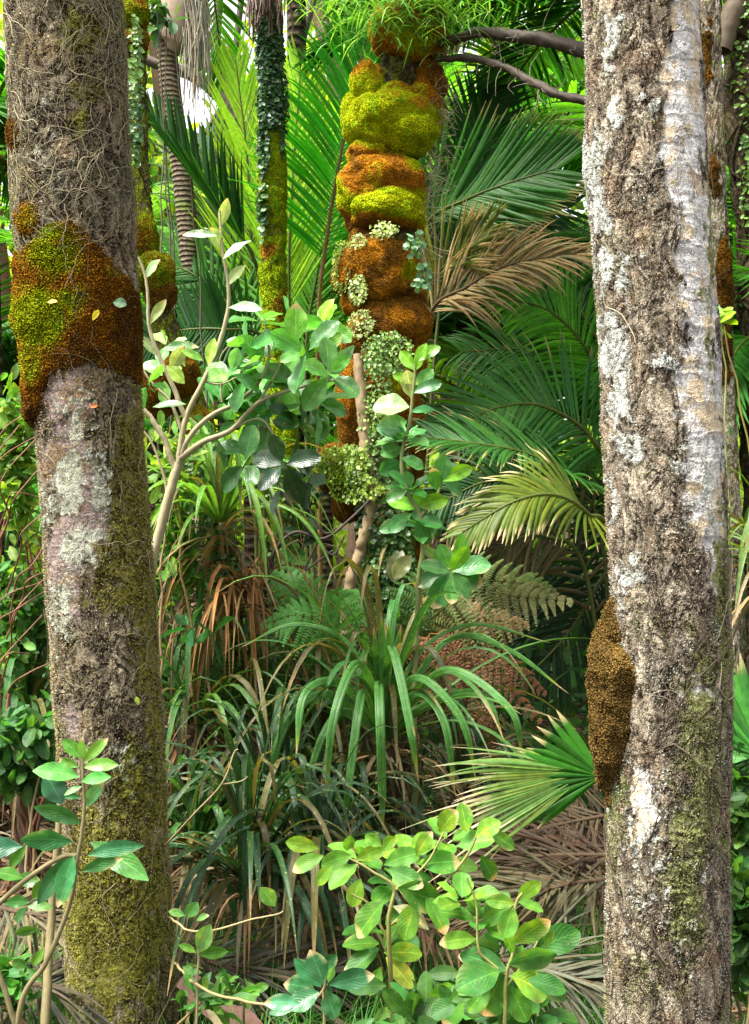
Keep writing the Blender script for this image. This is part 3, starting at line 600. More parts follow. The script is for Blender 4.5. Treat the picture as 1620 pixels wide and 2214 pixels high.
b1 = G3(700, 6.9)
hero_palm('young_palm', 'young palm whose big backlit frond rises between slim and cushioned trunks', b1, [
    dict(pts=[b1, (688, 900, 6.8), (690, 660, 6.7), (712, 480, 6.65), (738, 330, 6.6), (770, 170, 6.6), (800, 60, 6.6)], Ll=.62, nl=105, up=(.15, -1, .1), c=(.04, .30, .008), wid=.0205, a0=68, a1=28, start=.42, lift=.0, droop=.55, rc=(.2, .14, .06), rr=.014),  # backlight is put into this frond's brightened green; the sun stands in front
    dict(pts=[b1, (640, 900, 7.3), (625, 620, 7.3), (632, 400, 7.3), (650, 150, 7.4)], Ll=.75, nl=84, up=(0, -1, .1), c=(.30, .50, .02), wid=.019, a0=40, a1=16, start=.45, lift=0, droop=.05),  # bright yellow-green paints light shining through the leaflets
    dict(pts=[b1, (660, 850, 7.5), (690, 560, 7.6), (720, 330, 7.8)], Ll=.8, nl=60, up=(-.3, -1, .1), c=LG, wid=.03, a0=50, a1=20, start=.4, lift=0, droop=.3)])
b2 = G3(560, 7.6)
hero_palm('young_palm', 'dark young palm with stiff upright leaflets between leaning and slim trunks', b2, [
    dict(pts=[b2, (575, 900, 7.3), (560, 600, 6.9), (490, 470, 6.8), (400, 350, 6.8), (305, 235, 6.9)], Ll=.55, nl=70, up=(0, -.5, 1), c=DG, wid=.028, a0=45, a1=14, start=.5, lift=.35, droop=.1),
    dict(pts=[b2, (580, 900, 7.4), (570, 735, 7.2), (480, 712, 7.1), (385, 715, 7.2), (300, 740, 7.3)], Ll=.42, nl=60, up=(0, -1, .1), c=DG, wid=.03, a0=80, a1=50, start=.45, lift=.1, droop=-.25, sides=(1, -1)),
    dict(pts=[b2, (560, 880, 7.6), (520, 700, 7.8), (430, 600, 7.9), (330, 560, 8)], Ll=.6, nl=60, up=(0, -1, .3), c=MG, wid=.03, a0=70, a1=30, start=.3, lift=.1, droop=.1),
    dict(pts=[b2, (550, 880, 7.9), (520, 600, 8.1), (470, 380, 8.2), (440, 330, 8.3)], Ll=.7, nl=60, up=(0, -1, .3), c=(.09, .16, .08), wid=.04, a0=50, a1=20, start=.35, lift=.1, droop=.4),
    dict(pts=[b2, (550, 900, 7.8), (545, 600, 7.9), (535, 350, 7.9), (510, 130, 8)], Ll=.7, nl=84, up=(.2, -1, .1), c=(.30, .48, .02), wid=.019, a0=45, a1=15, start=.45, lift=0, droop=.05)])  # backlit look painted into the leaflet colour here too
b3 = G3(890, 6.5)
hero_palm('young_palm', 'palm behind cushioned trunk with green frond above a tan withered one', b3, [
    dict(pts=[b3, (880, 900, 6.5), (895, 600, 6.4), (925, 480, 6.3), (1010, 430, 6.2), (1100, 395, 6.1), (1200, 365, 6.0)], Ll=.62, nl=95, up=(0, -1, .35), c=(.03, .12, .012), wid=.026, a0=58, a1=28, start=.5, lift=.05, droop=.0, tip=.05),
    dict(pts=[b3, (890, 950, 6.3), (925, 690, 6.1), (1010, 620, 6.0), (1110, 570, 5.9), (1270, 545, 5.8)], Ll=.42, nl=110, up=(0, -1, .5), c=(.27, .19, .085), wid=.014, a0=55, a1=25, start=.42, lift=.1, droop=.7, dead=True, jit=.14, tw=1.2, rc=(.1, .07, .03)),
    dict(pts=[b3, (890, 950, 6.4), (930, 640, 6.2), (980, 560, 6.1), (1060, 490, 6.0)], Ll=.42, nl=70, up=(0, -1, .5), c=(.13, .16, .03), wid=.016, a0=50, a1=22, start=.5, lift=.1, droop=.3, jit=.1, tip=.3, tw=.6),
    dict(pts=[b3, (900, 900, 6.9), (940, 600, 7), (1060, 470, 7.1), (1230, 450, 7.2)], Ll=.6, nl=80, up=(0, -1, .3), c=DG, wid=.026, a0=60, a1=30, start=.4, lift=.1, droop=.2, tip=.06),
    dict(pts=[b3, (930, 900, 7.2), (960, 600, 7.5), (1010, 330, 7.6), (1080, 180, 7.7)], Ll=.6, nl=80, up=(0, -1, .3), c=DG, wid=.026, a0=60, a1=30, start=.4, lift=.1, droop=.2)])
b4 = G3(1330, 6.0)
hero_palm('young_palm', 'bushy palm left of right trunk with olive frond drooping in front', b4, [
    dict(pts=[b4, (1320, 1150, 5.9), (1260, 1050, 5.6), (1150, 985, 5.4), (1040, 960, 5.3), (915, 945, 5.3)], Ll=.40, nl=80, up=(0, -.6, 1), c=(.035, .115, .02), wid=.022, a0=70, a1=40, start=.25, lift=.25, droop=.5, tip=.08),
    dict(pts=[b4, (1320, 1100, 6.0), (1280, 950, 5.9), (1180, 880, 5.8), (1080, 880, 5.7), (960, 930, 5.6)], Ll=.46, nl=90, up=(0, -1, .6), c=(.04, .13, .024), wid=.022, a0=70, a1=40, start=.25, lift=.1, droop=.5, tip=.08),
    dict(pts=[b4, (1320, 1200, 5.4), (1270, 1110, 5.1), (1200, 1070, 5.0), (1110, 1085, 4.9), (1000, 1150, 4.9)], Ll=.32, nl=60, up=(0, -.9, .8), c=(.09, .125, .012), wid=.022, a0=62, a1=30, start=.35, lift=.05, droop=.7, tip=.14, tipc=(.6, .45, .28)),
    dict(pts=[b4, (1330, 1000, 6.2), (1290, 800, 6.2), (1200, 680, 6.1), (1080, 640, 6.0)], Ll=.46, nl=90, up=(0, -1, .6), c=LG, wid=.02, a0=65, a1=35, start=.35, lift=.1, droop=.5),
    dict(pts=[b4, (1340, 1000, 6.5), (1310, 780, 6.6), (1240, 650, 6.7), (1160, 600, 6.8)], Ll=.55, nl=80, up=(0, -1, .2), c=DG, wid=.026, a0=70, a1=45, start=.3, lift=.1, droop=-.1),
    dict(pts=[b4, (1330, 1000, 6.6), (1270, 850, 6.7), (1150, 760, 6.8), (1000, 760, 6.9)], Ll=.5, nl=90, up=(0, -1, .4), c=MG, wid=.02, a0=70, a1=40, start=.3, lift=.1, droop=.6),
    dict(pts=[b4, (1300, 1150, 6.2), (1200, 1060, 6.2), (1060, 1040, 6.2), (930, 1100, 6.2)], Ll=.5, nl=80, up=(0, -1, .7), c=DG, wid=.024, a0=70, a1=40, start=.2, lift=.1, droop=.8, tip=.06),
    dict(pts=[b4, (1270, 1250, 6.0), (1180, 1160, 5.9), (1100, 1180, 5.8), (1040, 1280, 5.8)], Ll=.5, nl=60, up=(0, -1, .5), c=(.09, .07, .03), wid=.022, a0=60, a1=30, start=.2, lift=.05, droop=1.0, jit=.12, dead=True),
    dict(pts=[b4, (1350, 1100, 6.4), (1300, 1250, 6.3), (1220, 1380, 6.2), (1100, 1500, 6.1)], Ll=.5, nl=70, up=(0, -1, .4), c=(.008, .03, .006), wid=.024, a0=60, a1=35, start=.2, lift=.05, droop=.6),
    dict(pts=[b4, (1260, 1300, 6.6), (1160, 1280, 6.6), (1050, 1300, 6.7), (930, 1400, 6.8)], Ll=.6, nl=80, up=(0, -1, .4), c=(.008, .03, .006), wid=.024, a0=60, a1=35, start=.2, lift=.05, droop=.6)])
def crown(name, label, base_xy, zt, specs, r=.07, group=None, mat=None, shaft=True, top=None):
    """a palm with a trunk from the ground to zt and fronds given by angles"""
    x, y = base_xy; g0 = float(gz(x, y)); root = thing(name, label, 'palm', (x, y, g0), group); mb = MB()
    xt = x if top is None else top
    p = spline([(x, y, g0-.1), ((x+xt)/2+.03, y, (g0+zt)/2), (xt, y, zt)], 80); tube(mb, p, [r*1.25, r, r*.95], (.1, .1, .1), 24, .04); mb.build('trunk', mat or M_RINGD, root)
    tp = np.array([xt, y, zt])
    for (az, el, L, bend, Ll, c, kw) in specs:
        mb = MB(); kw = dict(kw); m = M_DEAD if kw.pop('dead', False) else M_PALM; frond(mb, arc(tp, az, el, L, bend), Ll, up=(0, 0, 1) if 'up' not in kw else kw.pop('up'), c=c, **kw); mb.build('frond', m, root)
    return root
def ring(n, L, Ll, c, el=(20, 65), bend=(60, 110), az0=0, az1=360, **kw):
    return [(az0+(az1-az0)*(k+.5*R.rand())/n, R.uniform(*el), L*R.uniform(.85, 1.1), R.uniform(*bend), Ll, vary(c, 1, .2)[0], kw) for k in range(n)]
q = W(1330, -40, 6.6)
crown('tall_palm', 'tall palm behind right trunk, dark fronds sweeping left across the top', (q[0]+.1, 6.6), q[2], ring(11, 1.9, .55, DG, (0, 55), (20, 70), 110, 260, nl=95, wid=.025, lift=.05)+ring(5, 2., .55, DG, (10, 60), (40, 80), -80, 100, nl=60), top=q[0])
q = W(860, -160, 8.2)
crown('tall_palm', 'tall palm above the middle, fronds fanning down beside cushioned trunk top', (q[0], 8.2), q[2], ring(9, 1.9, .6, DG, (-10, 50), (40, 90), 15, 200, nl=70, wid=.03), r=.08)
q = W(640, -60, 9.5)
crown('tall_palm', 'tall palm above slim trunk with thin grey green fronds against the sky', (q[0], 9.5), q[2], ring(5, 2.0, .6, (.025, .075, .018), (0, 50), (40, 90), -40, 60, nl=60, wid=.03), r=.08)
q = W(-40, 330, 5.4)
crown('edge_palm', 'palm cut by left edge, drooping fronds behind thick left trunk', (q[0], 5.4), q[2], ring(14, .8, .42, MG, (-20, 70), (30, 110), -100, 180, nl=60, wid=.022))
q = W(-80, 900, 6.2)
crown('edge_palm', 'lower palm at left edge under drooping fronds', (q[0], 6.2), q[2], ring(13, .95, .4, DG, (-10, 75), (30, 110), -100, 180, nl=60, wid=.022))
q = W(1700, 760, 6.3)
crown('edge_palm', 'palm at right edge showing fronds beyond the narrow ringed trunk', (q[0], 6.3), q[2], ring(12, 1.3, .5, MG, (-10, 75), (30, 110), 80, 280, nl=80, wid=.024))
# nikau with bulging crownshaft
TN = Trunk([(85, 337, 381), (200, 347, 392), (300, 362, 405), (420, 377, 421), (520, 386, 430), (700, 396, 440), (1000, 400, 446), (1300, 402, 450)], 8.0, .004, 3., 81)
tn = thing('crownshaft_palm', 'ringed palm with swollen pale crownshaft and hanging dead strands upper left', 'palm', TN.base())
mb = MB(); TN.mesh(mb, 60, 300, lambda px, py, T: np.stack([.1+0*px]*3, -1)); mb.build('trunk', M_RING, tn)
mb = MB(); p = spline([W(360, 100, 8), W(364, 94, 8), W(372, 60, 8), W(385, 20, 8), W(402, -60, 8), W(415, -150, 8)], 60); tube(mb, p, [.05, .125, .15, .145, .11, .08], (.36, .27, .20), 32, .02)
mb.build('crownshaft', M_STEM, tn)
mb = MB()
for k in range(240):
    x0 = R.uniform(395, 440); a = W(x0, R.uniform(-60, 60), 7.85+R.rand()*.2); L = R.uniform(.2, .62); b = a+np.array([R.normal()*.04+.03, R.normal()*.05, -L]); tube(mb, spline([a, (a+b)/2+np.array([.015, 0, 0]), b], 6), [.0045, .002], vary((.42, .36, .28), 1)[0], 4)
mb.build('dead_strand', M_DEAD, tn)
for (az, el, L, bend, Ll, c, kw) in ring(9, 2.2, .6, MG, (20, 70), (40, 90), nl=60): 
    mb = MB(); frond(mb, arc(W(412, -160, 8), az, el, L, bend), Ll, up=(0, 0, 1), c=c, **kw); mb.build('frond', M_PALM, tn)
# background palms
BP = [(150, 11, 520, 'background palm between left edge and thick trunk'), (480, 12.5, 720, 'background palm right of the ringed crownshaft trunk'), (700, 12, 420, 'background palm glowing behind the big backlit frond'),
      (1000, 9.6, 680, 'dark slim trunked palm right of the lower rusty cushions'), (1065, 10.5, 640, 'palm with brown dead skirt right of dark slim palm'), (1180, 9.5, 420, 'background palm behind the tan withered frond'), (1250, 12, 700, 'background palm close to left side of right trunk'),
      (960, 13, 330, 'background palm over the gap right of cushioned trunk'), (330, 10, 760, 'background palm low behind the leaning mossy trunk'), (1660, 9, 500, 'background palm at right edge'), (540, 9.2, 930, 'low background palm behind pale stemmed shrub'), (1120, 8.4, 960, 'low background palm in the shade under olive frond'),
      (780, 10, 760, 'background palm hidden behind cushioned trunk'), (20, 9, 1000, 'low background palm at left edge'), (1380, 8.8, 300, 'background palm above the withered frond near right trunk')]
for (px, d, py, lab) in BP:
    q = W(px, py, d); n = 10; c = [MG, LG, DG, (.07, .2, .015)][R.randint(4)]
    rt = crown('background_palm', lab, (q[0], d), max(q[2], .3), ring(n, 1.9, .55, c, (-5, 75), (40, 110), nl=50, wid=.035), r=.07 if px != 1000 else .055, group=GP)
    if px == 1065:
        mb = MB(); 
        for k in range(150):
            a = q+np.array([R.normal()*.06, -.05+R.normal()*.06, -.05]); b = a+np.array([R.normal()*.1, R.normal()*.1, -R.uniform(.3, .75)]); tube(mb, spline([a, (a+b)/2+rdir(1)[0]*.05, b], 6), [.012, .004], vary((.22, .12, .07), 1)[0], 4)
        mb.build('dead_skirt', M_DEAD, rt)

# ------------------------------------------------------------------ strap leaf clumps
def strapclump(name, label, base, n, L, wid, c, stemh=.0, old=.25, el=(25, 85), droop=(1.5, 3.5), az=None, tipf=.08, M=15, group=None, cat='strap plant'):
    root = thing(name, label, cat, (base[0], base[1], min(base[2], float(gz(base[0], base[1])))), group)
    a = R.uniform(0, 2*pi, n) if az is None else np.radians(R.uniform(az[0], az[1], n)); e = np.radians(R.uniform(el[0], el[1], n))
    d = np.stack([np.cos(a)*np.cos(e), np.sin(a)*np.cos(e), np.sin(e)], -1); b = np.array(base)+d*np.array([.03, .03, .0])
    cc = vary(c, n, .3, .1); o = R.rand(n) < old; mb = MB(); dp = R.uniform(droop[0], droop[1], n)
    cc[o] = vary((.10, .092, .03), o.sum(), .4, .1)
    up = np.cross(np.cross(d, [0, 0, 1.]), d)
    strips(mb, b, d, up, L*R.uniform(.65, 1.15, n), wid*R.uniform(.8, 1.2, n), [.9, .8, .8, .9, 1, 1, 1, .97, .93, .86, .78, .66, .5, .3, .04][:M], cc, 5, .35, dp, np.abs(R.normal(size=n))*tipf, (.34, .23, .11), tw=.5)
    mb.build('foliage', M_STRAP, root)
    mb = MB(); k = int(n*.35); a = R.uniform(0, 2*pi, k); e = np.radians(R.uniform(-40, 45, k)); d = np.stack([np.cos(a)*np.cos(e), np.sin(a)*np.cos(e), np.sin(e)], -1)
    strips(mb, np.array(base)-[0, 0, .05]+d*.03, d, np.cross(np.cross(d, [0, 0, 1.]), d), L*R.uniform(.4, .8, k), wid*.6, [.9, .9, 1, .95, .9, .8, .5, .1], vary((.30, .2, .11), k, .4), 3, .6, R.uniform(2, 5, k), tw=1.5); mb.build('dead_leaf', M_DEAD, root)
    if stemh > 0:
        mb = MB(); g0 = float(gz(base[0], base[1])); tube(mb, spline([(base[0], base[1], g0-.05), np.array(base)-[0, 0, .02]], 20), [.045, .04], (.05, .036, .02), 12, .7); mb.build('stem', M_STEM, root)
    return root
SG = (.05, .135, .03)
A1 = W(832, 1600, 4.7)
r1 = strapclump('strap_leaf_plant', 'large arching strap leaf clump in the middle foreground', A1, 62, .95, .030, (.05, .155, .035), 1, .3, (20, 88), (.8, 2.4))
mb = MB()   # hero leaves of the centre clump
for pts, w_ in (([(832, 1590, 4.6), (838, 1450, 4.45), (850, 1405, 4.2), (885, 1560, 4.0), (905, 1690, 4.0)], .03), ([(830, 1590, 4.6), (800, 1470, 4.4), (765, 1440, 4.2), (720, 1560, 4.0), (703, 1750, 4.0)], .03), ([(828, 1590, 4.6), (790, 1500, 4.3), (775, 1540, 4.1), (755, 1690, 4.0), (742, 1790, 4.0)], .028),
                ([(840, 1590, 4.6), (870, 1490, 4.4), (920, 1470, 4.2), (1000, 1560, 4.1), (1030, 1690, 4.1)], .028), ([(830, 1600, 4.6), (820, 1480, 4.3), (822, 1560, 4.1), (826, 1700, 4.1), (828, 1800, 4.1)], .03), ([(830, 1590, 4.6), (700, 1500, 4.4), (600, 1610, 4.3), (590, 1850, 4.3)], .028),
                ([(838, 1590, 4.6), (960, 1450, 4.4), (1100, 1530, 4.2), (1130, 1640, 4.2)], .026), ([(838, 1590, 4.6), (960, 1390, 4.6), (1090, 1400, 4.6), (1230, 1500, 4.6)], .02), ([(838, 1580, 4.6), (900, 1420, 4.6), (1020, 1350, 4.7), (1190, 1390, 4.8)], .014), ([(830, 1590, 4.6), (760, 1400, 4.6), (640, 1350, 4.6), (520, 1400, 4.6)], .016), ([(830, 1590, 4.6), (830, 1450, 4.45), (824, 1325, 4.35)], .026), ([(830, 1590, 4.6), (818, 1460, 4.5), (808, 1355, 4.45)], .024), ([(834, 1590, 4.6), (848, 1460, 4.5), (868, 1350, 4.45)], .026), ([(832, 1590, 4.6), (842, 1450, 4.5), (840, 1340, 4.4)], .022), ([(828, 1590, 4.6), (740, 1480, 4.4), (660, 1500, 4.2), (640, 1640, 4.1)], .028), ([(838, 1590, 4.6), (900, 1500, 4.3), (960, 1560, 4.1), (985, 1720, 4.1)], .028), ([(836, 1590, 4.6), (930, 1520, 4.5), (1040, 1500, 4.3), (1090, 1600, 4.2)], .026), ([(826, 1590, 4.6), (740, 1540, 4.4), (680, 1640, 4.3), (660, 1800, 4.3)], .026)):
    p = spline([W(*q) for q in pts], 26); tg = nrmz(np.gradient(p, axis=0)); sdv = nrmz(np.cross(tg, np.array([.15, -1, .35]))); nn = np.cross(sdv, tg); t = np.linspace(0, 1, 26); pr = np.interp(t, [0, .3, .8, 1], [.7, 1, .8, .04])*w_*.6
    u = np.linspace(-1, 1, 5); v = p[:, None]+sdv[:, None]*(pr[:, None]*u)[..., None]-nn[:, None]*(pr[:, None]*(np.abs(np.abs(u)-.5)-.5)*1.1)[..., None]
    c = mixc((.085, .25, .055), (.3, .4, .04), sm(t, .86, .93)); c = mixc(c, (.55, .4, .22), sm(t, .93, .96)); c = np.repeat(c, 5, 0); i = np.arange(130).reshape(26, 5)
    mb.add(v, np.stack([i[:-1, :-1], i[1:, :-1], i[1:, 1:], i[:-1, 1:]], -1).reshape(-1, 4), c, np.stack(np.broadcast_arrays((u[None]+1)/2, t[:, None]), -1))
mb.build('long_leaf', M_STRAP, r1)
GS = 'strap leaf clumps'
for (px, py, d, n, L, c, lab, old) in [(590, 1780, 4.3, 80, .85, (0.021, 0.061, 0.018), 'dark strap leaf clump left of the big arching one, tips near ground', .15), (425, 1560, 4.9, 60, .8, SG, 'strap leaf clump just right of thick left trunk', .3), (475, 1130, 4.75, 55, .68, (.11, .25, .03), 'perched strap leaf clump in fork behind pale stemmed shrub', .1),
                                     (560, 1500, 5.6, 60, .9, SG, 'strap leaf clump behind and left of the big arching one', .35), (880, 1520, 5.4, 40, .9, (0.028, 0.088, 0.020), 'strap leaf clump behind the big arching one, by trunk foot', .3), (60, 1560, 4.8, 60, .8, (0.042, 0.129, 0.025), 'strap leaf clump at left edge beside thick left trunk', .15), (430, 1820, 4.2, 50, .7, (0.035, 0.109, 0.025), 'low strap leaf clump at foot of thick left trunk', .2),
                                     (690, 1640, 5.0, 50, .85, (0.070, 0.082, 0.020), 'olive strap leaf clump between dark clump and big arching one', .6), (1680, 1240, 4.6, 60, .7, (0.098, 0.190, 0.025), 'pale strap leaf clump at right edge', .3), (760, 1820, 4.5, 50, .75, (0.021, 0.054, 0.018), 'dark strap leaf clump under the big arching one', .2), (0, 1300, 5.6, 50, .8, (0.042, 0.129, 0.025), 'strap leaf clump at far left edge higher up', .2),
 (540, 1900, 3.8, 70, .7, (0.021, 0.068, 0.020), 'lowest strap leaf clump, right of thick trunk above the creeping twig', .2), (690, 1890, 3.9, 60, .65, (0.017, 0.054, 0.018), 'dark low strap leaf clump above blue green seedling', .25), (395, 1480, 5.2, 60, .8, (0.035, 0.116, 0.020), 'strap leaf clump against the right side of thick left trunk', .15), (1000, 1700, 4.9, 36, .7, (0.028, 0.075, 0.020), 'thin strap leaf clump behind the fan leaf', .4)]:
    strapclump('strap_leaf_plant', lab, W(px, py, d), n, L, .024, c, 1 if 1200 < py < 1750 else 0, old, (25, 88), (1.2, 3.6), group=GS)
# brown dead leaf curtain
q = W(520, 1290, 5.0); cu = thing('withered_strap_plant', 'curtain of tan withered strap leaves hanging behind the ferns', 'dead leaves', (q[0], q[1], q[2])); mb = MB(); n = 80
dd = nrmz(np.stack([R.normal(size=n)*.6, -.4+R.normal(size=n)*.4, R.uniform(0, .9, n)], -1)); strips(mb, q+R.normal(size=(n, 3))*.05, dd, np.cross(np.cross(dd, [0, 0, 1.]), dd), R.uniform(.3, .75, n), R.uniform(.008, .018, n), [.9, 1, 1, 1, 1, .95, .9, .8, .5, .1], vary((.27, .145, .065), n, .6), 3, .7, R.uniform(2.5, 8, n), tw=2.5); mb.build('foliage', M_DEAD, cu)

# ------------------------------------------------------------------ broad leaf shrubs
OV = [.03, .30, .58, .80, .94, 1, .98, .88, .70, .42, .06]; OVR = [.05, .32, .60, .80, .93, 1, 1, .95, .83, .58, .14]
def leafset(mb, P, D, Nn, L, ratio, c, tip=None, edge=None, prof=OV, droop=.25, v=.22):
    n = len(P); strips(mb, P, D, Nn, L, np.asarray(L)*ratio, prof, vary(c, n, v, .14) if np.ndim(c) == 1 else c, 5, .28, droop, tip, (.5, .36, .2), rip=.10, edge=edge, tw=.35)
def hleaf(mb, L_, d, c=(.09, .28, .04), prof=OV):
    """leaves: (x, y of leaf base, angle on picture in degrees ccw from right, length px, width ratio, colour or None)"""
    for (x, y, an, ln, ra, *cc) in L_:
        a = radians(an); dep = d+R.normal()*.05; D = nrmz(np.array([cos(a), R.uniform(-.45, .25), sin(a)])); Nn = nrmz(np.array([R.normal()*.25, -1, .55+R.normal()*.3]))
        leafset(mb, W(x, y, dep)[None], D[None], Nn[None], np.array([ln*dep/F*1.06]), ra, (cc[0] if cc else c), prof=prof, tip=np.array([R.choice([0, 0, 0, .12])]), edge=R.rand(1)*.9*(R.rand() < .5))
def rosette(mb, c3, n, L, ratio, c, axis=(0, -.35, 1), spread=(35, 100), **kw):
    ax = nrmz(np.array(axis, float)); a = nrmz(np.cross(ax, [1, .3, 0])); b = np.cross(ax, a); ph = np.arange(n)*2.4+R.rand()*6; e = np.radians(np.linspace(spread[0], spread[1], n)+R.normal(size=n)*10)
    D = (a*np.cos(ph)[:, None]+b*np.sin(ph)[:, None])*np.sin(e)[:, None]+ax*np.cos(e)[:, None]; Nn = np.cross(np.cross(D, ax), D)+1e-4; LL = L*np.interp(np.arange(n), [0, n*.4, n], [.55, 1, 1.05])*R.uniform(.85, 1.1, n)
    base = c3+D*.012-ax*np.linspace(0, .05, n)[:, None]*L*8*.1; cc = vary(c, n, .22, .12); yn = (np.arange(n) < 3); cc[yn] = cc[yn]*1.5
    leafset(mb, base, D, Nn, LL, ratio, cc, **kw)
def stems(mb, paths, d, c):
    par = mb if isinstance(mb, bpy.types.Object) else None
    for pts, r0, r1 in paths:
        if par: mb = MB()
        p = spline([W(q[0], q[1], q[2] if len(q) > 2 else d) for q in pts], 10*len(pts)); p = p+(fbm(p*25, 2, 4)-.5)[:, None]*.006; tube(mb, p, [r0*d/F, r1*d/F], c, 8, .12)
        if par: mb.build('stem', M_STEM, par)

# pale stemmed shrub right of left trunk
d = 4.1; sh = thing('pale_stemmed_shrub', 'shrub with pale forked stems and glossy leaves right of thick trunk', 'shrub', G3(318, d))
stems(sh, [([(300, 2030), (310, 1500), (325, 1250), (345, 1150), (375, 1040), (386, 1000)], 11, 10), ([(386, 1000), (402, 905), (440, 825), (468, 760), (490, 685), (494, 620), (482, 540), (475, 455)], 7, 2.5), ([(402, 905), (372, 830), (342, 765), (322, 700), (318, 620), (300, 555)], 6, 2.5),
           ([(384, 1005), (410, 945), (455, 900), (510, 872), (556, 830), (582, 770), (572, 690)], 7, 2.5), ([(390, 990), (440, 955), (500, 930), (560, 870), (640, 840), (735, 818)], 8, 2.5), ([(380, 1020), (352, 945), (315, 890), (290, 860)], 7, 5), ([(395, 940), (370, 870), (330, 830), (306, 790)], 4, 2), ([(342, 1150), (360, 1060), (330, 960), (310, 930)], 4, 2), ([(500, 930), (560, 905), (600, 950)], 3, 2), ([(440, 825), (480, 830), (540, 800)], 2.5, 1.5), ([(560, 870), (600, 800), (620, 740)], 3, 2), ([(480, 870), (475, 780), (500, 740)], 2.5, 1.5)], d, (.27, .235, .14))
mb = MB(); gA = (.065, .21, .04); gP = (.26, .36, .17)
hleaf(mb, [(478, 490, 75, 60, .4, gP), (470, 510, 170, 75, .28, gP), (478, 540, 110, 50, .5, gP), (482, 560, 40, 70, .4, gP), (488, 620, 50, 60, .4, gP), (494, 665, 0, 75, .36, gP), (315, 600, 50, 50, .5, gP), (325, 700, 60, 60, .35, gP), (350, 755, 10, 75, .38, gA), (340, 770, 130, 60, .4, gP), (370, 800, 60, 60, .5, gP), (330, 880, 10, 70, .3, gA), (360, 790, -40, 55, .5, (.2, .36, .06)), (450, 790, 80, 60, .4, (.25, .42, .06)), (440, 780, 150, 50, .4, (.25, .42, .06)), (700, 830, 55, 100, .33, (.16, .3, .14)), (690, 700, 60, 60, .6, (.22, .42, .04)), (640, 740, 90, 80, .6, (.2, .4, .04)), (680, 760, 40, 70, .6, (.22, .42, .04))], d)
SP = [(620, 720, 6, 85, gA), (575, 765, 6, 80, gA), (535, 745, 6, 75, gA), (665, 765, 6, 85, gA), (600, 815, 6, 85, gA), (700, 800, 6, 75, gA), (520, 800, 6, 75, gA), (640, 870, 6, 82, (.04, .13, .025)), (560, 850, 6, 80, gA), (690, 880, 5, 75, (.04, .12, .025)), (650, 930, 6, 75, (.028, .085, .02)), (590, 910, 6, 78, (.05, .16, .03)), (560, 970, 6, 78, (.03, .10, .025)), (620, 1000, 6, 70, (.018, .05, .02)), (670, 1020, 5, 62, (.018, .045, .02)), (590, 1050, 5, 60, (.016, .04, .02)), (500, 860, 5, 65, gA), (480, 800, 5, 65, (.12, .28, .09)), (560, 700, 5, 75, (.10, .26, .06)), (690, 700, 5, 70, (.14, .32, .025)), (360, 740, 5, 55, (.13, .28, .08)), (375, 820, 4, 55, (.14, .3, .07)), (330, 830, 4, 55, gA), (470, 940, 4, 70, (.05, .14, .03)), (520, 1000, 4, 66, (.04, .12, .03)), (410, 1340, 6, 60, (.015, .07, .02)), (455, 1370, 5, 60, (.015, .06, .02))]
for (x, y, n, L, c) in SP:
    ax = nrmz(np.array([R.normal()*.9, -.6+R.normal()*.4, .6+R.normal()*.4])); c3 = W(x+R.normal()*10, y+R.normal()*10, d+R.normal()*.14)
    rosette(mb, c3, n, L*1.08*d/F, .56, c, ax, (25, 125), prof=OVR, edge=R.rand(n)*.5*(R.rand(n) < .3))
mb.build('foliage', M_BROAD, sh)

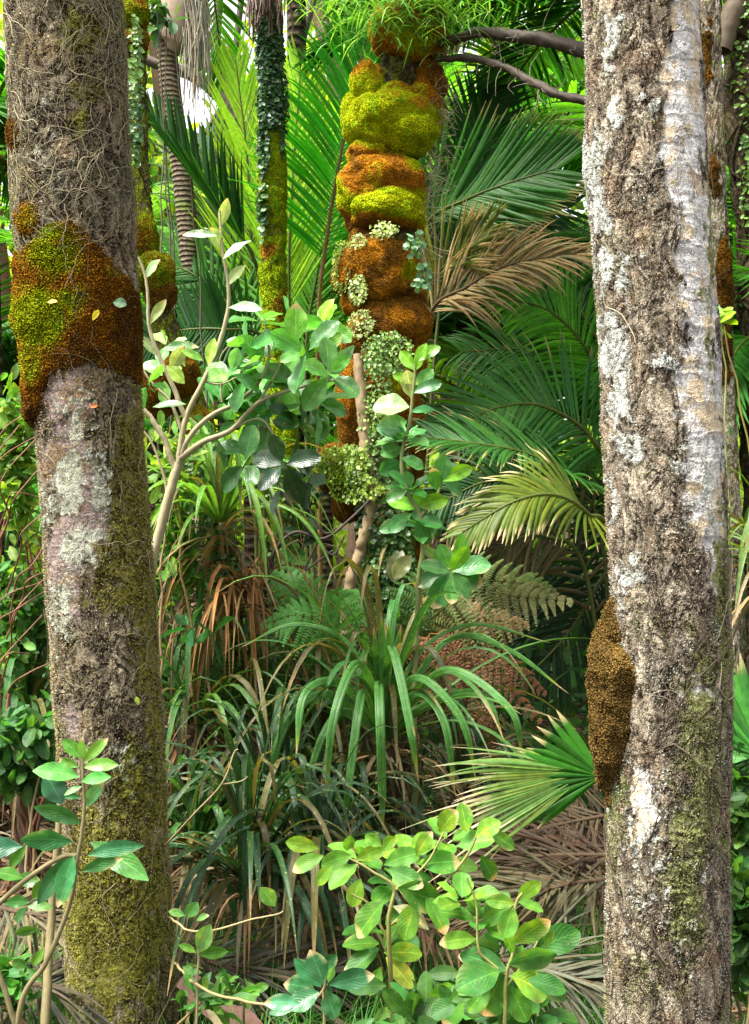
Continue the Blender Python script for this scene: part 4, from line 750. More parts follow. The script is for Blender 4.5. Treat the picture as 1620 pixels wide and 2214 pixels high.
# upright fleshy shrub in front of central trunk
d = 4.6; s2 = thing('fleshy_leaf_shrub', 'upright shrub with rounded glossy leaves before cushioned trunk', 'shrub', G3(905, d))
stems(s2, [([(905, 1250), (915, 1180), (905, 1110), (880, 1060), (868, 990), (885, 920), (893, 850), (900, 770)], 6, 3), ([(907, 1120), (940, 1080), (960, 1030)], 4, 3), ([(913, 1190), (950, 1225), (975, 1232)], 5, 4), ([(905, 1950), (895, 1600), (905, 1250)], 8, 6)], d, (.14, .17, .06))
mb = MB(); B1, B2, B3 = (.045, .18, .03), (.12, .33, .025), (.065, .20, .055)
hleaf(mb, [(900, 800, 70, 60, .5, B2), (895, 800, 120, 50, .5, B2), (905, 780, 40, 55, .5, B2), (893, 830, 150, 45, .5, B2), (900, 850, 60, 60, .55, B1), (895, 850, 25, 60, .5, B1), (890, 860, 100, 60, .6, (.3, .42, .26)), (885, 880, 175, 75, .75, (.28, .42, .22)), (880, 910, 195, 60, .8, B3), (890, 890, 10, 50, .5, B3), (875, 930, 170, 60, .7, (.16, .32, .16)), (870, 950, 150, 55, .7, B1), (870, 970, 190, 50, .7, B3), (868, 990, -20, 50, .6, B1), (866, 1000, 200, 50, .7, B1), (880, 1050, 140, 50, .55, B1), (880, 1060, 200, 50, .6, B1),
           (955, 1040, 30, 70, .45, (.2, .45, .03)), (950, 1045, 80, 60, .6, B3), (945, 1060, 100, 50, .6, B1), (960, 1035, -40, 50, .6, B1), (905, 1100, 160, 65, .5, B2), (905, 1095, 20, 65, .55, B2), (900, 1105, 80, 50, .5, B2), (895, 1120, -10, 60, .6, B1), (890, 1110, 215, 60, .55, B3), (900, 1125, -60, 55, .6, B1), (880, 1130, 190, 60, .5, B3), (870, 1190, 250, 70, .6, (.10, .12, .04)), (890, 1200, 230, 60, .6, (.14, .13, .02)),
           (975, 1235, 60, 65, .5, B2), (975, 1238, 160, 70, .5, B3), (978, 1235, 15, 80, .6, B3), (972, 1240, 240, 80, .6, B1), (978, 1242, -50, 60, .65, B1), (975, 1235, 110, 60, .6, B2), (980, 1245, -95, 60, .55, B1), (970, 1240, 195, 70, .5, B3), (985, 1230, 80, 75, .4, (.2, .45, .03)), (980, 1240, -15, 65, .6, B1), (960, 1225, 135, 60, .5, B2)], d, prof=OVR)
rosette(mb, W(905, 1140, d+.05), 8, 60*d/F, .6, B1); rosette(mb, W(878, 950, d+.05), 8, 58*d/F, .7, B3); rosette(mb, W(890, 1060, d+.05), 7, 55*d/F, .6, B1)
mb.build('foliage', M_BROAD, s2)

# shrub bottom centre with yellowing leaves
Y1, Y2, Y3, Y4 = (.13, .27, .03), (.08, .20, .022), (.045, .15, .018), (.06, .18, .045)
d = 2.9; s3 = thing('yellowing_shrub', 'shrub with scalloped yellow green leaves under the arching strap clump', 'shrub', G3(860, d))
stems(s3, [([(860, 2420), (850, 2200), (840, 2000), (850, 1920), (800, 1880), (740, 1850)], 7, 2), ([(850, 1930), (920, 1870), (960, 1800)], 3, 2), ([(845, 2000), (940, 1930), (1010, 1850), (1040, 1780)], 4, 2), ([(842, 2040), (800, 1960), (760, 1930)], 3, 2)], d, (.19, .18, .06))
mb = MB(); hleaf(mb, [(690, 1835, 165, 70, .5, Y1), (700, 1850, 200, 70, .5, Y2), (750, 1840, 80, 40, .6, Y2), (760, 1850, 190, 65, .6, Y1), (770, 1860, 30, 70, .45, Y1), (825, 1830, 140, 40, .7, Y1), (830, 1840, 60, 45, .6, Y1), (830, 1870, 20, 80, .5, Y2), (840, 1880, -15, 80, .5, Y4), (900, 1850, 60, 60, .5, Y1), (910, 1870, 10, 80, .6, Y2), (860, 1920, -20, 100, .6, Y3), (920, 1930, -60, 90, .5, Y2), (830, 1950, 230, 90, .7, Y3), (850, 1960, -30, 90, .5, (.42, .42, .28)), (900, 1950, 250, 80, .6, Y2), (950, 1800, 60, 70, .6, Y1), (990, 1830, 20, 80, .6, Y2), (1010, 1800, 100, 60, .6, Y1), (1030, 1810, 40, 60, .7, Y1), (1060, 1800, -30, 60, .5, Y2), (960, 1870, 0, 70, .5, Y2), (720, 1870, 230, 55, .5, Y2), (780, 1900, 250, 60, .6, Y1), (1040, 1850, -60, 60, .6, Y2),
               (820, 2040, 170, 80, .5, Y2), (820, 2050, 210, 90, .5, Y3), (830, 2060, 0, 80, .5, Y1), (830, 2050, 60, 60, .5, Y2), (835, 2070, -40, 80, .5, (.45, .42, .05)), (825, 2090, 240, 60, .5, Y1), (800, 2080, 200, 60, .5, Y3)], d, prof=OVR)
for (x, y, c) in [(780, 1860, Y2), (890, 1860, Y1), (970, 1820, Y2), (860, 1910, Y3), (830, 2010, Y3)]: rosette(mb, W(x, y, d+.12), 6, 75*d/F, .6, c, prof=OVR)
mb.build('foliage', M_SOFT, s3)
d = 2.55; s4 = thing('round_leaf_shrub', 'low shrub with big oval leaves at bottom beside right trunk', 'shrub', G3(1090, d))
stems(s4, [([(1085, 2700), (1090, 2300), (1095, 2120), (1110, 2060), (1115, 1960), (1130, 1930)], 6, 2.5), ([(1100, 2110), (1040, 2060), (1030, 1960), (1010, 1900)], 4, 2), ([(1098, 2130), (1150, 2060), (1170, 2020)], 3, 2)], d, (.17, .18, .05))
mb = MB(); hleaf(mb, [(1120, 1945, 50, 65, .5, Y1), (1115, 1955, 170, 60, .5, Y2), (1120, 1950, -15, 55, .5, Y1), (1110, 1960, 250, 65, .65, Y1), (1105, 1960, 210, 70, .45, Y2), (1090, 1970, -60, 55, .6, Y2), (1110, 2040, 40, 90, .5, Y2), (1150, 2060, 25, 110, .55, Y3), (1030, 2030, 175, 80, .45, Y2), (1100, 2085, 20, 100, .55, Y4), (1090, 2090, 165, 95, .42, Y1), (1080, 2100, 190, 100, .75, Y3), (1095, 2100, 155, 100, .5, Y4), (1105, 2110, -25, 90, .75, Y1), (1085, 2115, 240, 85, .75, Y2), (1060, 2130, 220, 70, .6, Y2), (1140, 2120, -5, 80, .5, Y3), (1100, 2130, -60, 80, .6, Y3), (1070, 2100, 205, 90, .4, Y2), (1030, 2130, 200, 60, .6, Y3), (1000, 2150, 230, 70, .7, Y2), (1110, 2060, 110, 60, .5, Y2), (1160, 2100, -40, 80, .5, (.1, .2, .05)), (1180, 2050, 70, 40, .4, Y2), (990, 2170, 200, 60, .7, Y3)], d, prof=OVR)
for (x, y, c) in [(1100, 2160, (.03, .12, .02)), (1040, 2200, (.04, .15, .03)), (1160, 2190, (.03, .12, .02)), (1090, 2060, Y3), (1000, 1950, Y2), (1040, 1990, Y3)]: rosette(mb, W(x, y, d+.12), 7, 80*d/F, .62, c, prof=OVR)
mb.build('foliage', M_SOFT, s4)
d = 2.5; s5 = thing('blue_green_seedling', 'blue green leaved seedling on a creeping twig at bottom centre', 'seedling', G3(700, d))
stems(s5, [([(330, 2050, 3.55), (380, 2085, 3.3), (440, 2140, 2.9), (560, 2170, 2.7), (640, 2185, 2.55), (700, 2140, 2.5), (690, 2100, 2.5)], 4, 3), ([(700, 2140), (705, 2400)], 3, 4)], d, (.19, .15, .07))
mb = MB(); T1 = (.03, .13, .045); hleaf(mb, [(700, 2130, 110, 75, .6, T1), (695, 2135, 130, 80, .45, T1), (680, 2140, 160, 65, .7, T1), (712, 2130, 15, 95, .45, T1), (710, 2125, 75, 40, .4, (.12, .3, .08)), (705, 2140, -70, 60, .7, T1), (690, 2145, 200, 70, .7, T1), (650, 2170, 175, 75, .45, (.07, .22, .1)), (700, 2100, 60, 50, .6, T1), (640, 2180, 190, 60, .4, T1)], d); mb.build('foliage', M_BROAD, s5)
d = 3.0; s6 = thing('twig_with_leaves', 'thin curving twig with few pale leaves right of thick trunk foot', 'seedling', G3(430, d))
stems(s6, [([(320, 1960, 3.55), (375, 1990, 3.3), (410, 2012, 3.1), (470, 2010), (540, 1990), (600, 1975), (615, 1968)], 3, 1.5), ([(430, 2400), (425, 2200), (428, 2070), (430, 2040)], 3, 2), ([(310, 1880, 3.55), (370, 1815, 3.3), (420, 1760, 3.1), (480, 1695, 3.0), (505, 1630, 3.0), (515, 1620, 3)], 3, 1.2), ([(480, 1695), (520, 1690), (535, 1680)], 1.6, 1)], d, (.22, .18, .09))
mb = MB(); hleaf(mb, [(595, 1960, 120, 55, .6, (.2, .38, .08)), (430, 2060, 70, 75, .5, (.2, .36, .1)), (430, 2065, 10, 60, .45, Y2), (425, 2060, 150, 40, .4, Y2), (405, 1985, 60, 40, .7, Y4), (400, 1980, 160, 35, .5, Y4), (395, 2090, -20, 30, .6, Y3), (425, 1990, 30, 30, .5, Y4), (400, 2100, -60, 40, .5, Y3)], d); mb.build('foliage', M_SOFT, s6)
# left bottom sapling
d = 2.9; s7 = thing('sapling', 'sapling with long dark leaves standing before thick left trunk', 'sapling', G3(60, d))
stems(s7, [([(20, 2600), (40, 2200), (100, 2080), (150, 1960), (165, 1870), (178, 1800), (182, 1740), (178, 1640)], 7, 3), ([(-10, 1960), (60, 1900), (130, 1855), (165, 1850)], 6, 5), ([(100, 2500, 3.1), (98, 2250, 3.1), (110, 2000, 3.2), (125, 1800, 3.25), (133, 1640, 3.3)], 13, 6), ([(-20, 2050), (20, 2170), (40, 2240)], 5, 7)], d, (.15, .125, .06))
mb = MB(); K1, K2 = (.03, .13, .035), (.10, .28, .03)
hleaf(mb, [(180, 1650, 50, 70, .35, K2), (176, 1640, 130, 55, .5, K2), (180, 1640, 90, 45, .45, (.25, .45, .08)), (180, 1660, 10, 72, .4, K2), (172, 1680, 165, 95, .42, (.09, .32, .06)), (176, 1690, 20, 75, .35, (.08, .3, .06)), (178, 1700, 200, 40, .35, K2), (170, 1660, 150, 45, .4, K2), (135, 1740, 120, 70, .7, (.02, .1, .05)), (178, 1750, 55, 85, .32, (.10, .26, .1)), (178, 1782, 150, 105, .32, K1), (178, 1725, 170, 50, .3, K1), (158, 1820, 175, 115, .4, K1), (50, 1830, 180, 100, .45, (.02, .12, .06)), (195, 1820, -22, 150, .33, (.07, .22, .045)), (175, 1885, 25, 95, .3, K1), (190, 1850, 20, 130, .25, (.04, .17, .07)), (160, 1850, 250, 90, .45, (.06, .22, .06)), (150, 1850, 235, 110, .35, K1), (165, 1870, 245, 90, .35, (.03, .14, .04)),
           (65, 1950, 170, 50, .5, Y3), (70, 1945, 60, 50, .5, Y2), (60, 1960, 0, 50, .5, Y3), (60, 1960, 230, 45, .5, Y3), (50, 1900, 160, 60, .5, Y3), (30, 2020, 20, 50, .45, Y3), (70, 2090, 60, 40, .5, Y2), (60, 2090, 150, 40, .5, Y3), (60, 2095, -30, 40, .5, Y3), (20, 1880, 60, 60, .4, Y3), (30, 1900, 0, 60, .5, Y2)], d)
mb.build('foliage', M_BROAD, s7)

def bush(name, label, c3, rad, n, L, ratio, c, mat=M_SOFT, stem=(.1, .07, .04), group=None, cat='shrub', clumps=16, face=-.5, prof=OVR, nst=4):
    x, y = c3[0], c3[1]; root = thing(name, label, cat, (x, y, float(gz(x, y))), group); rad = np.array(rad)
    cc = c3+rdir(clumps)*rad*R.uniform(.2, 1, (clumps, 1)); k = R.randint(0, clumps, n); P = cc[k]+R.normal(size=(n, 3))*rad*.22
    D = rdir(n, (0, -.2, .2)); Nn = nrmz(np.array([0, face, 1.])+R.normal(size=(n, 3))*.45); cv = vary(np.array(c)*[.7, .68, .5], n, .35, .15)*(R.uniform(.7, 1.3, clumps)[k])[:, None]
    mb = MB(); leafset(mb, P, D, Nn, L*R.uniform(.6, 1.2, n), ratio, cv, prof=prof); mb.build('foliage', mat, root)
    for q in range(nst):
        mb = MB()
        e = cc[R.randint(clumps)]; g0 = np.array([x+R.normal()*.08, y+R.normal()*.08, float(gz(x, y))-.05]); m = (g0+e)/2+R.normal(size=3)*np.array([.12, .12, .05]); p = spline([g0, m, e], 24); p = p+(fbm(p*8, 2)-.5)[:, None]*.05; tube(mb, p, [.008, .003], vary(stem, 1)[0], 6); mb.build('stem', M_STEM, root)
    return root
U = .002
for (x, y, d, rx, ry, n, L, c, lab, st_) in [
    (930, 2190, 2.75, 130, 60, 110, .085, (.05, .16, .04), 'dark shaded leaves at bottom between the two leafy shrubs', (.12, .1, .05)), (480, 2150, 3.1, 90, 50, 60, .06, (.08, .22, .06), 'small seedlings on ground right of thick trunk foot', (.12, .1, .05)),
    (30, 1000, 4.6, 50, 170, 300, .075, (.18, .38, .07), 'yellow green small leaved shrub at left edge beside mossy bulge', (.13, .06, .035)), (50, 1350, 4.7, 70, 150, 420, .07, (.09, .25, .06), 'shrub with red brown twigs left of thick trunk', (.14, .06, .035)), (50, 1640, 3.9, 80, 130, 300, .08, (.06, .2, .06), 'leafy shrub behind the sapling at left edge', (.3, .24, .13)),
    (385, 1200, 4.9, 55, 150, 240, .08, (.13, .33, .07), 'fresh green shrub under pale forked stems', (.14, .06, .035)), (380, 1000, 4.7, 60, 110, 110, .07, (.2, .4, .08), 'light green shrub leaves behind the pale fork', (.2, .15, .08)), (1600, 1750, 4.2, 45, 140, 160, .1, (.07, .2, .05), 'broad leaved shrub at right edge beside lichen trunk', (.15, .12, .06)), (1600, 2020, 3.6, 40, 160, 240, .09, (.06, .18, .05), 'low leafy shrub at bottom right corner', (.15, .12, .06)),
    (1545, 690, 4.6, 26, 40, 14, .07, (.2, .42, .04), 'few bright leaves peeking right of lichen trunk', (.2, .2, .06)), (20, 2130, 3.2, 70, 60, 90, .07, (.06, .2, .05), 'low leafy plant at bottom left corner', (.2, .15, .08)), (650, 1080, 5.9, 60, 120, 80, .08, (.03, .09, .03), 'dark leaved shrub between slim trunk and creeper bunch', (.06, .045, .035)), (350, 45, 6.8, 26, 40, 34, .1, (.04, .13, .04), 'leafy spray beside swollen crownshaft', (.1, .07, .04)), (1480, 1180, 4.8, 30, 60, 30, .08, (.1, .25, .05), 'leafy plant hidden behind lichen trunk', (.1, .07, .04))]:
    bush('leafy_shrub', lab, W(x, y, d), (rx*d/F, rx*d/F*.8, ry*d/F), n, L, .45, c, stem=st_)

# ------------------------------------------------------------------ ferns
def fernfrond(mb, pts, Lp, n=19, c=(.10, .26, .05), up=(0, -1, .6), droop=.3, m=15, dead=0., rr=.004):
    p = spline(pts, 50); t = np.linspace(.12, .99, n); ip = np.linspace(0, 1, 50); P = np.stack([np.interp(t, ip, p[:, k]) for k in range(3)], -1); tg = nrmz(np.gradient(p, axis=0)); TG = nrmz(np.stack([np.interp(t, ip, tg[:, k]) for k in range(3)], -1))
    sdv = nrmz(np.cross(TG, np.asarray(up, float))); un = np.cross(sdv, TG); LL = Lp*np.interp(t, [0, .2, .45, 1], [.4, .85, 1, .06])
    for s in (-1, 1):
        dd = nrmz(TG*.45+s*sdv*.9+R.normal(size=(n, 3))*(.05+.2*dead)); q = np.linspace(.04, 1, m); cur = np.array([0, 0, -1.])*droop
        for k in range(n):
            pp = P[k]+(dd[k]*q[:, None]+cur*(q**2)[:, None])*LL[k]; D2 = dd[k]+2*cur*q[:, None]; D2 = nrmz(D2); pl = .021*(1-1.2*min(dead, .4))*np.interp(q, [0, .15, 1], [.8, 1, .25]); side = nrmz(np.cross(D2, un[k]))
            for s2 in (-1, 1):
                strips(mb, pp, side*s2+D2*.35+R.normal(size=(m, 3))*.25*dead, un[k]+R.normal(size=(m, 3))*(.1+.6*dead), pl, .0085, [.9, 1, .7, .15], vary(c, m, .2), 2, 0, .3+dead)
            if k % 2 == 0: tube(mb, pp[::5], .0012, np.array(c)*.8, 3)
    tube(mb, p, [rr, rr*.3], np.array(c)*.6+np.array([.04, .02, 0]), 5)
fr = G3(640, 5.2); f1 = thing('green_fern', 'lacy fresh green fern left of trunk foot', 'fern', fr)
for pts in ([(640, 1560, 5.2), (700, 1440, 5.0), (690, 1340, 4.9), (640, 1270, 4.9), (575, 1235, 5.0)], [(640, 1580, 5.2), (690, 1460, 4.9), (730, 1370, 4.8), (650, 1330, 4.75), (570, 1350, 4.8)], [(640, 1580, 5.2), (660, 1440, 5.1), (735, 1330, 5.0), (780, 1280, 5.0)], [(600, 1580, 5.1), (520, 1480, 5.0), (440, 1440, 4.9), (360, 1450, 4.9)], [(600, 1580, 5.1), (560, 1500, 5.2), (500, 1400, 5.3), (620, 1230, 5.5), (640, 1180, 5.5)]):
    mb = MB(); fernfrond(mb, [W(*q) for q in pts], .24, c=(.07, .21, .035)); mb.build('frond', M_FERN, f1)
f2 = thing('olive_fern', 'olive and tan fern frond right of trunk foot', 'fern', G3(890, 5.2))
for pts, c in (([(890, 1450, 5.2), (930, 1340, 5.1), (1030, 1290, 5.0), (1130, 1290, 4.95), (1235, 1300, 4.9)], (.15, .15, .05)), ([(890, 1450, 5.2), (920, 1310, 5.1), (1000, 1260, 5.0), (1120, 1260, 5.0), (1200, 1280, 5.0)], (.10, .14, .035)), ([(890, 1450, 5.2), (900, 1360, 5.1), (920, 1280, 5.1), (960, 1220, 5.1)], (.06, .14, .03)), ([(890, 1450, 5.2), (950, 1370, 5.1), (1030, 1340, 5.1), (1140, 1350, 5.1)], (.2, .12, .05)), ([(890, 1450, 5.2), (940, 1300, 5.3), (1010, 1240, 5.3)], (.07, .14, .03))):
    mb = MB(); fernfrond(mb, [W(*q) for q in pts], .24, c=c, dead=.1); mb.build('frond', M_FERN, f2)
f3 = thing('dead_fern', 'rust brown dead fern fronds hanging right of trunk foot', 'fern', G3(940, 5.1))
for pts in ([(930, 1370, 5.1), (920, 1400, 5.0), (925, 1480, 4.95), (950, 1560, 4.9)], [(930, 1370, 5.1), (975, 1380, 5.0), (985, 1450, 4.95), (960, 1530, 4.9)], [(930, 1380, 5.1), (1000, 1420, 5.0), (1100, 1440, 4.9), (1180, 1500, 4.9)], [(930, 1400, 5.1), (1010, 1440, 5.0), (1080, 1470, 4.9), (1170, 1560, 4.85)], [(930, 1400, 5.1), (1000, 1470, 5.0), (1050, 1560, 4.9), (1070, 1650, 4.9)]):
    mb = MB(); fernfrond(mb, [W(*q) for q in pts], .125, 18, c=(.15, .065, .03), dead=.3, m=9, droop=.45); mb.build('frond', M_DEAD, f3)

# ------------------------------------------------------------------ fan leaf left of right trunk
fp = thing('fan_palm_seedling', 'fan palm leaf with frayed tan tips left of brown moss pad', 'palm', G3(1350, 3.7))
def fan(mb, c3, angs, L, up, wid, c, split=.5, tipc=(.5, .38, .22), dr=.2):
    n = len(angs); a = np.radians(angs); up = nrmz(np.array(up, float)); ex = nrmz(np.cross([0, 1., 0], up)); ex = nrmz(np.array([1., 0, 0])-up*up[0]); ey = nrmz(np.cross(up, ex)); ey = ey if ey[2] > 0 else -ey
    D = ex*np.cos(a)[:, None]+ey*np.sin(a)[:, None]; Nn = up+.35*ey*np.where(np.arange(n) % 2, 1, -1)[:, None]
    LL = L*R.uniform(.85, 1.05, n)
    strips(mb, np.repeat(c3[None], n, 0), D, Nn, LL, wid, [.1, .4, .68, .9, 1, 1, .92, .75, .45, .05], vary(c, n, .45), 3, -.9, dr*R.uniform(.4, 1.6, n), R.uniform(.03, .16, n), tipc)
mb = MB(); fan(mb, W(1300, 1680, 3.55), np.array([118, 127, 136, 145, 153, 160, 167, 173, 179, 185, 191, 197, 203, 209, 215.]), .27, (.1, -1, .45), .027, (.02, .10, .006)); mb.build('fan_leaf', M_PALM, fp)
mb = MB(); n = 26; a = np.radians(np.linspace(166, 222, n)); D = np.stack([np.cos(a), -.12+0*a, np.sin(a)*.8], -1); strips(mb, W(1275, 1672, 3.5)+D*R.uniform(.07, .13, (n, 1)), D, (0, -1, .6), R.uniform(.28, .5, n), .011, [.1, .7, 1, .9, .7, .4, .05], vary((.15, .24, .05), n, .3), 3, -.3, R.uniform(.0, .5, n), R.uniform(.1, .5, n), (.55, .45, .32), tw=.8)
n = 24; a = np.radians(np.linspace(160, 205, n)); D = np.stack([np.cos(a), .2+0*a, np.sin(a)], -1); strips(mb, W(1310, 1680, 3.7)+D*.05, D, (0, -1, .6), R.uniform(.3, .5, n), .013, [.7, 1, 1, .8, .6, .3, .05], vary((.14, .24, .05), n, .3), 3, -.3, R.uniform(.1, .7, n), R.uniform(.05, .3, n), (.4, .3, .2), tw=.8); mb.build('fan_leaf', M_PALM, fp)
mb = MB(); tube(mb, spline([G3(1380, 3.8), W(1370, 1800, 3.8), W(1300, 1680, 3.56)], 20), [.012, .008], (.12, .14, .04), 8); mb.build('leaf_stalk', M_STEM, fp)
fq = thing('fan_palm_seedling', 'dark fan palm leaves at right edge beyond lichen trunk', 'palm', G3(1680, 4.2)); mb = MB(); fan(mb, W(1650, 1640, 4.2), np.linspace(60, 165, 16), .4, (-.1, -1, .4), .045, (.03, .14, .015)); fan(mb, W(1640, 1640, 4.4), np.linspace(95, 260, 22), .4, (-.1, -1, .4), .045, (.03, .12, .015)); mb.build('fan_leaf', M_PALM, fq)

# ------------------------------------------------------------------ forest floor
GD = 'dead palm fronds lying on the ground'
DF = [((1330, 1760, 4.4), (1180, 1790, 4.3), (1020, 1830, 4.3), 'brown fallen frond left of right trunk, highest of the pile', (.16, .09, .055)), ((1330, 1850, 3.9), (1200, 1850, 3.9), (1040, 1860, 4.0), 'red brown fallen frond in middle of the pile by right trunk', (.15, .07, .045)), ((1330, 1900, 3.8), (1200, 1920, 3.7), (1060, 1980, 3.6), 'straw coloured fallen frond lowest in the pile by right trunk', (.28, .19, .11)), ((1300, 1680, 4.8), (1200, 1730, 4.6), (1080, 1790, 4.6), 'dark fallen frond under the fan leaf', (.12, .07, .04)),
      ((1000, 2060, 3.5), (1150, 2090, 3.4), (1300, 2130, 3.3), 'grey fallen frond behind low oval leaved shrub', (.25, .2, .14)), ((380, 2050, 3.7), (520, 2100, 3.6), (700, 2100, 3.6), 'grey brown fallen frond right of thick trunk foot', (.2, .15, .11)), ((-20, 1960, 3.7), (80, 1980, 3.6), (160, 1990, 3.6), 'tan fallen frond at left edge behind thin stems', (.26, .18, .11)), ((-30, 2150, 3.5), (90, 2130, 3.4), (200, 2150, 3.4), 'dark fallen frond at bottom left corner', (.14, .1, .07)), ((820, 1960, 3.9), (950, 2010, 3.7), (1080, 2030, 3.6), 'rust brown fallen frond between the two bottom shrubs', (.2, .1, .055))]
for a, b, c, lab, cl in DF:
    A, B, C = W(*a), W(*b), W(*c); root = thing('fallen_frond', lab, 'dead frond', A, GD); mb = MB()
    for q in (A, B, C): q[2] = max(float(gz(q[0], q[1]))+.05, q[2])
    frond(mb, [A, B, C], .36, 80, (0, -.35, 1), tuple(np.array(cl)*[.36, .43, .40]), .011, 50, 18, .02, .08, .35, rc=(.08, .05, .03), rr=.009, jit=.2, tw=2); mb.build('frond', M_DEAD, root)
fb = thing('fallen_sheath', 'broad purple brown frond sheath on ground right of thick trunk', 'dead frond', W(460, 2190, 3.2)); mb = MB()
strips(mb, W(395, 2110, 3.3)[None], np.array([[.75, -.2, -.42]]), np.array([[0, -.6, .8]]), np.array([.32]), .09, [.6, .8, 1, 1, .9, .6, .2], (.14, .075, .06), 5, -.5, 0.1); strips(mb, W(450, 2170, 3.2)[None], np.array([[.5, -.1, -.6]]), np.array([[0, -.6, .8]]), np.array([.14]), .035, [.6, 1, 1, .7, .2], (.5, .4, .25), 3, -.5, 0.1); mb.build('sheath', M_DEAD, fb)
n = 9000; x = R.uniform(-2.6, 2.6, n); y = R.uniform(2.2, 9, n); z = gz(x, y)+R.uniform(0, .07, n); a = R.uniform(0, 2*pi, n); mb = MB(); D = np.stack([np.cos(a), np.sin(a)*.7, R.uniform(-.1, .35, n)], -1)
strips(mb, np.stack([x, y, z], -1), D, (0, -.2, 1), R.uniform(.08, .5, n), R.uniform(.005, .018, n), [.6, 1, 1, .7, .1], vary((.13, .085, .05), n, .6), 2, 0, R.uniform(0, 1.2, n), tw=1.5); o = mb.build('leaf_litter', M_DEAD); tag(o, 'brown litter of dead leaflets covering the forest floor', 'leaf litter', kind='stuff')
def grass(name, label, regs, c, L=(.1, .3)):
    mb = MB()
    for (x0, x1, d0, d1, n) in regs:
        d = R.uniform(d0, d1, n); px = R.uniform(x0, x1, n); x = (px-810)/F*d; a = R.uniform(0, 2*pi, n); e = R.uniform(.6, 1.5, n)
        D = np.stack([np.cos(a)*np.cos(e), np.sin(a)*np.cos(e), np.sin(e)], -1); strips(mb, np.stack([x, d, gz(x, d)], -1), D, np.cross(np.cross(D, [0, 0, 1.]), D), R.uniform(*L, n), .0035, [1, .9, .8, .6, .05], vary(c, n, .35), 2, 0, R.uniform(.3, 2.6, n))
    o = mb.build(name, M_FERN); tag(o, label, 'grass', kind='stuff')
grass('grass', 'fine green grass growing at the foot of the trunks', [(1100, 1320, 2.9, 4.2, 3200), (380, 1100, 2.7, 4.2, 3600), (-50, 200, 2.7, 4., 1500), (1500, 1700, 3., 4.5, 500), (900, 1300, 4.2, 5, 500)], (.06, .19, .025))
# epiphytic grass on top of centre tree
e1 = thing('perched_grass_tuft', 'bright grassy tuft growing out of the top of the cushioned trunk', 'grass tuft', W(880, 20, 5.4)); mb = MB(); n = 900; a = R.uniform(0, 2*pi, n); D = np.stack([np.cos(a), np.sin(a)-.4, R.uniform(-.4, .7, n)], -1); P = W(880, 10, 5.4)+R.normal(size=(n, 3))*np.array([.17, .1, .09])
strips(mb, P, D, (0, -.3, 1), R.uniform(.1, .26, n), .007, [.7, 1, .9, .6, .05], vary((.17, .36, .07), n, .3), 2, 0, R.uniform(.3, 2, n)); mb.build('foliage', M_FERN, e1)
e2 = thing('hair_root_tangle', 'tangle of pale thin rootlets bristling from right side of cushioned trunk', 'roots', W(935, 300, 5.5)); mb = MB()
for k in range(240):
    y = R.uniform(60, 620); a = W(np.interp(y, [60, 300, 620], [950, 925, 905])+R.normal()*8, y, 5.5+R.rand()*.1); b = a+np.array([R.uniform(.0, .14), R.normal()*.06, R.normal()*.1]); tube(mb, spline([a, (a+b)/2+rdir(1)[0]*.02, b], 7), .0012, vary((.4, .34, .22), 1, .5)[0], 3)
mb.build('rootlet', M_STEM, e2)
# bare dark twigs in the middle
tw_ = thing('bare_twigs', 'bare dark tangled twigs between slim trunk and climbing stem', 'twigs', G3(690, 5.0)); mb = MB()
for pts, r0 in (([(570, 1300), (590, 1200), (640, 1150), (700, 1165), (760, 1120), (800, 1080)], 5), ([(600, 1040), (640, 1110), (690, 1170), (720, 1200), (745, 1160)], 4), ([(400, 1330), (470, 1340), (560, 1320), (640, 1250), (720, 1190)], 4), ([(640, 1000), (660, 1080), (700, 1150), (730, 1140)], 3), ([(585, 1060), (600, 1140), (585, 1260)], 3), ([(690, 1165), (660, 1240), (690, 1290)], 3)): stems(tw_, [(pts, r0, r0*.5)], 5.0, (.045, .032, .028))
stems(tw_, [([(690, 1900), (660, 1600), (640, 1250)], 4, 4)], 5.0, (.045, .032, .028))
rt2 = thing('red_twigs', 'arching red brown twigs left of thick left trunk', 'twigs', G3(10, 4.4)); mb = MB()
for k in range(15):
    x0, y0 = R.uniform(-60, 30), R.uniform(1000, 1500); stems(mb, [([(x0, y0+90, 4.5), (x0+R.uniform(0, 40), y0, 4.4), (x0+R.uniform(20, 90), y0-R.uniform(30, 90), 4.3), (x0+R.uniform(90, 180), y0-R.uniform(20, 200), 4.4)], 2.4, 1.2)], 4.4, (.17, .075, .045)); mb.build('twig', M_STEM, rt2); mb = MB()
stems(mb, [([(-20, 2100), (0, 1700), (20, 1500)], 5, 4)], 4.4, (.15, .065, .04)); mb.build('twig', M_STEM, rt2)

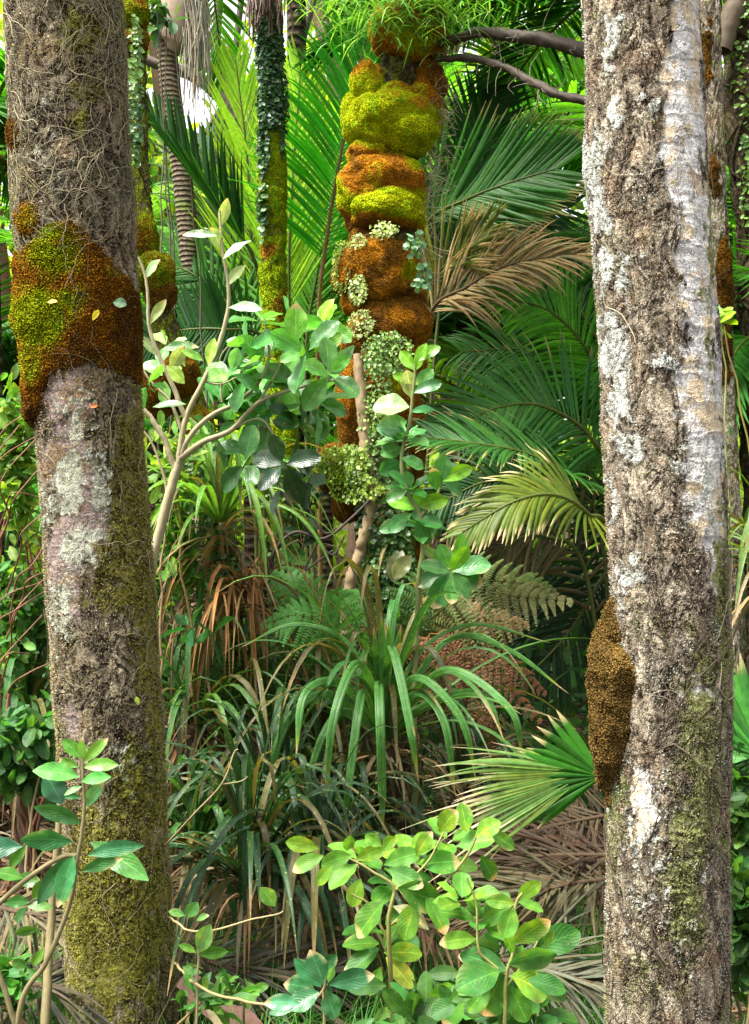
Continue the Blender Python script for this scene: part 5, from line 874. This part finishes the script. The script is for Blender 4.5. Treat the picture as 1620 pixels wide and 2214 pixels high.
# ------------------------------------------------------------------ crooked tree behind and the far wood
cr = thing('crooked_tree', 'crooked bare limbed tree behind the crownshaft palm', 'tree', G3(560, 11)); mb = MB()
stems(mb, [([(575, 1500), (570, 900), (560, 400), (520, 280), (480, 215), (420, 165), (330, 135), (300, 120)], 24, 9), ([(560, 420), (515, 250), (470, 130), (475, -40), (470, -200)], 14, 8), ([(520, 280), (510, 120), (530, -60)], 9, 6), ([(470, 245), (430, 310), (415, 330)], 6, 3), ([(560, 450), (600, 250), (660, 60), (700, -100)], 12, 8)], 11., (.06, .043, .03)); mb.build('trunk', M_STEM, cr)
def farwood():
    mb = MB()
    for k in range(170):
        d = R.uniform(15, 34); px = R.uniform(-200, 1820); top = 290 if 330 < px < 620 else -150
        py = R.uniform(top, 1250); c = W(px, py, d); r = R.uniform(.7, 1.6); n = 330; nn = rdir(n); P = c+nn*r*R.uniform(.6, 1, (n, 1))*np.array([1, 1, .75])
        cl = vary([(.2, .34, .03), (.3, .46, .04), (.07, .16, .02)][R.randint(3)], n, .35)  # leaf colours brightened in place of sunlight the palms block
        strips(mb, P, rdir(n, (0, 0, -.2)), nn+R.normal(size=(n, 3))*.5, R.uniform(.16, .34, n), R.uniform(.08, .16, n), [.1, .9, 1, .1], cl, 2, 0, .3)
    for k in range(50):
        d = R.uniform(14, 30); b = G3(R.uniform(-200, 1820), d); tube(mb, spline([b, b+np.array([R.normal()*.4, 0, 4]), b+np.array([R.normal(), 0, 9])], 14), [.16, .09], (.1, .08, .06), 8)
    o = mb.build('far_wood', M_SOFT); tag(o, 'sunlit mass of yellow green wood far behind the palms', 'wood', kind='stuff')
farwood()
# low undergrowth that reads as one mass between the clumps
mb = MB(); n = 5200; d = R.uniform(5.6, 10, n); px = R.uniform(-150, 1770, n); x = (px-810)/F*d; h = R.uniform(0, 1, n)**1.5*.9; P = np.stack([x, d, gz(x, d)+h], -1)
strips(mb, P, rdir(n, (0, -.2, .5)), nrmz(np.array([0, -.5, 1.])+R.normal(size=(n, 3))*.4), R.uniform(.08, .2, n), R.uniform(.03, .07, n), [.1, .8, 1, .7, .1], vary((.022, .075, .012), n, .5), 2, 0, .5); o = mb.build('undergrowth', M_SOFT); tag(o, 'dim leafy ground cover beneath the palms', 'undergrowth', kind='stuff')

for (x, y, an, ln, ra, c, lab) in [(150, 680, 10, 22, .5, (.6, .55, .12), 'small yellow fallen leaf caught on orange moss, upper one'), (222, 716, 60, 26, .45, (.55, .5, .04), 'yellow green fallen leaf caught on brown moss, lower one'), (250, 676, -5, 30, .8, (.05, .13, .06), 'dark round leaf lying on right side of brown moss'), (220, 893, 20, 18, .6, (.6, .14, .03), 'tiny orange leaf on bark below the moss band'), (302, 1505, 100, 18, .6, (.35, .5, .08), 'pale green leaf scrap on lower thick trunk')]:
    z = CZ+(1107-y)/F*3.4; xw = (x-810)/F*3.4; sx = (xw-np.interp(z, TL.z, TL.x))/np.interp(z, TL.z, TL.w); p = TL.surf(np.array([-np.arccos(np.clip(sx, -1, 1))]), np.array([z]), .045)[0]; a = radians(an); mb = MB()
    leafset(mb, p[None], np.array([[cos(a), -.1, sin(a)]]), np.array([[.1, -1, .4]]), np.array([ln*3.3/F]), ra, c, prof=OVR); o = mb.build('loose_leaf', M_SOFT); tag(o, lab, 'leaf')
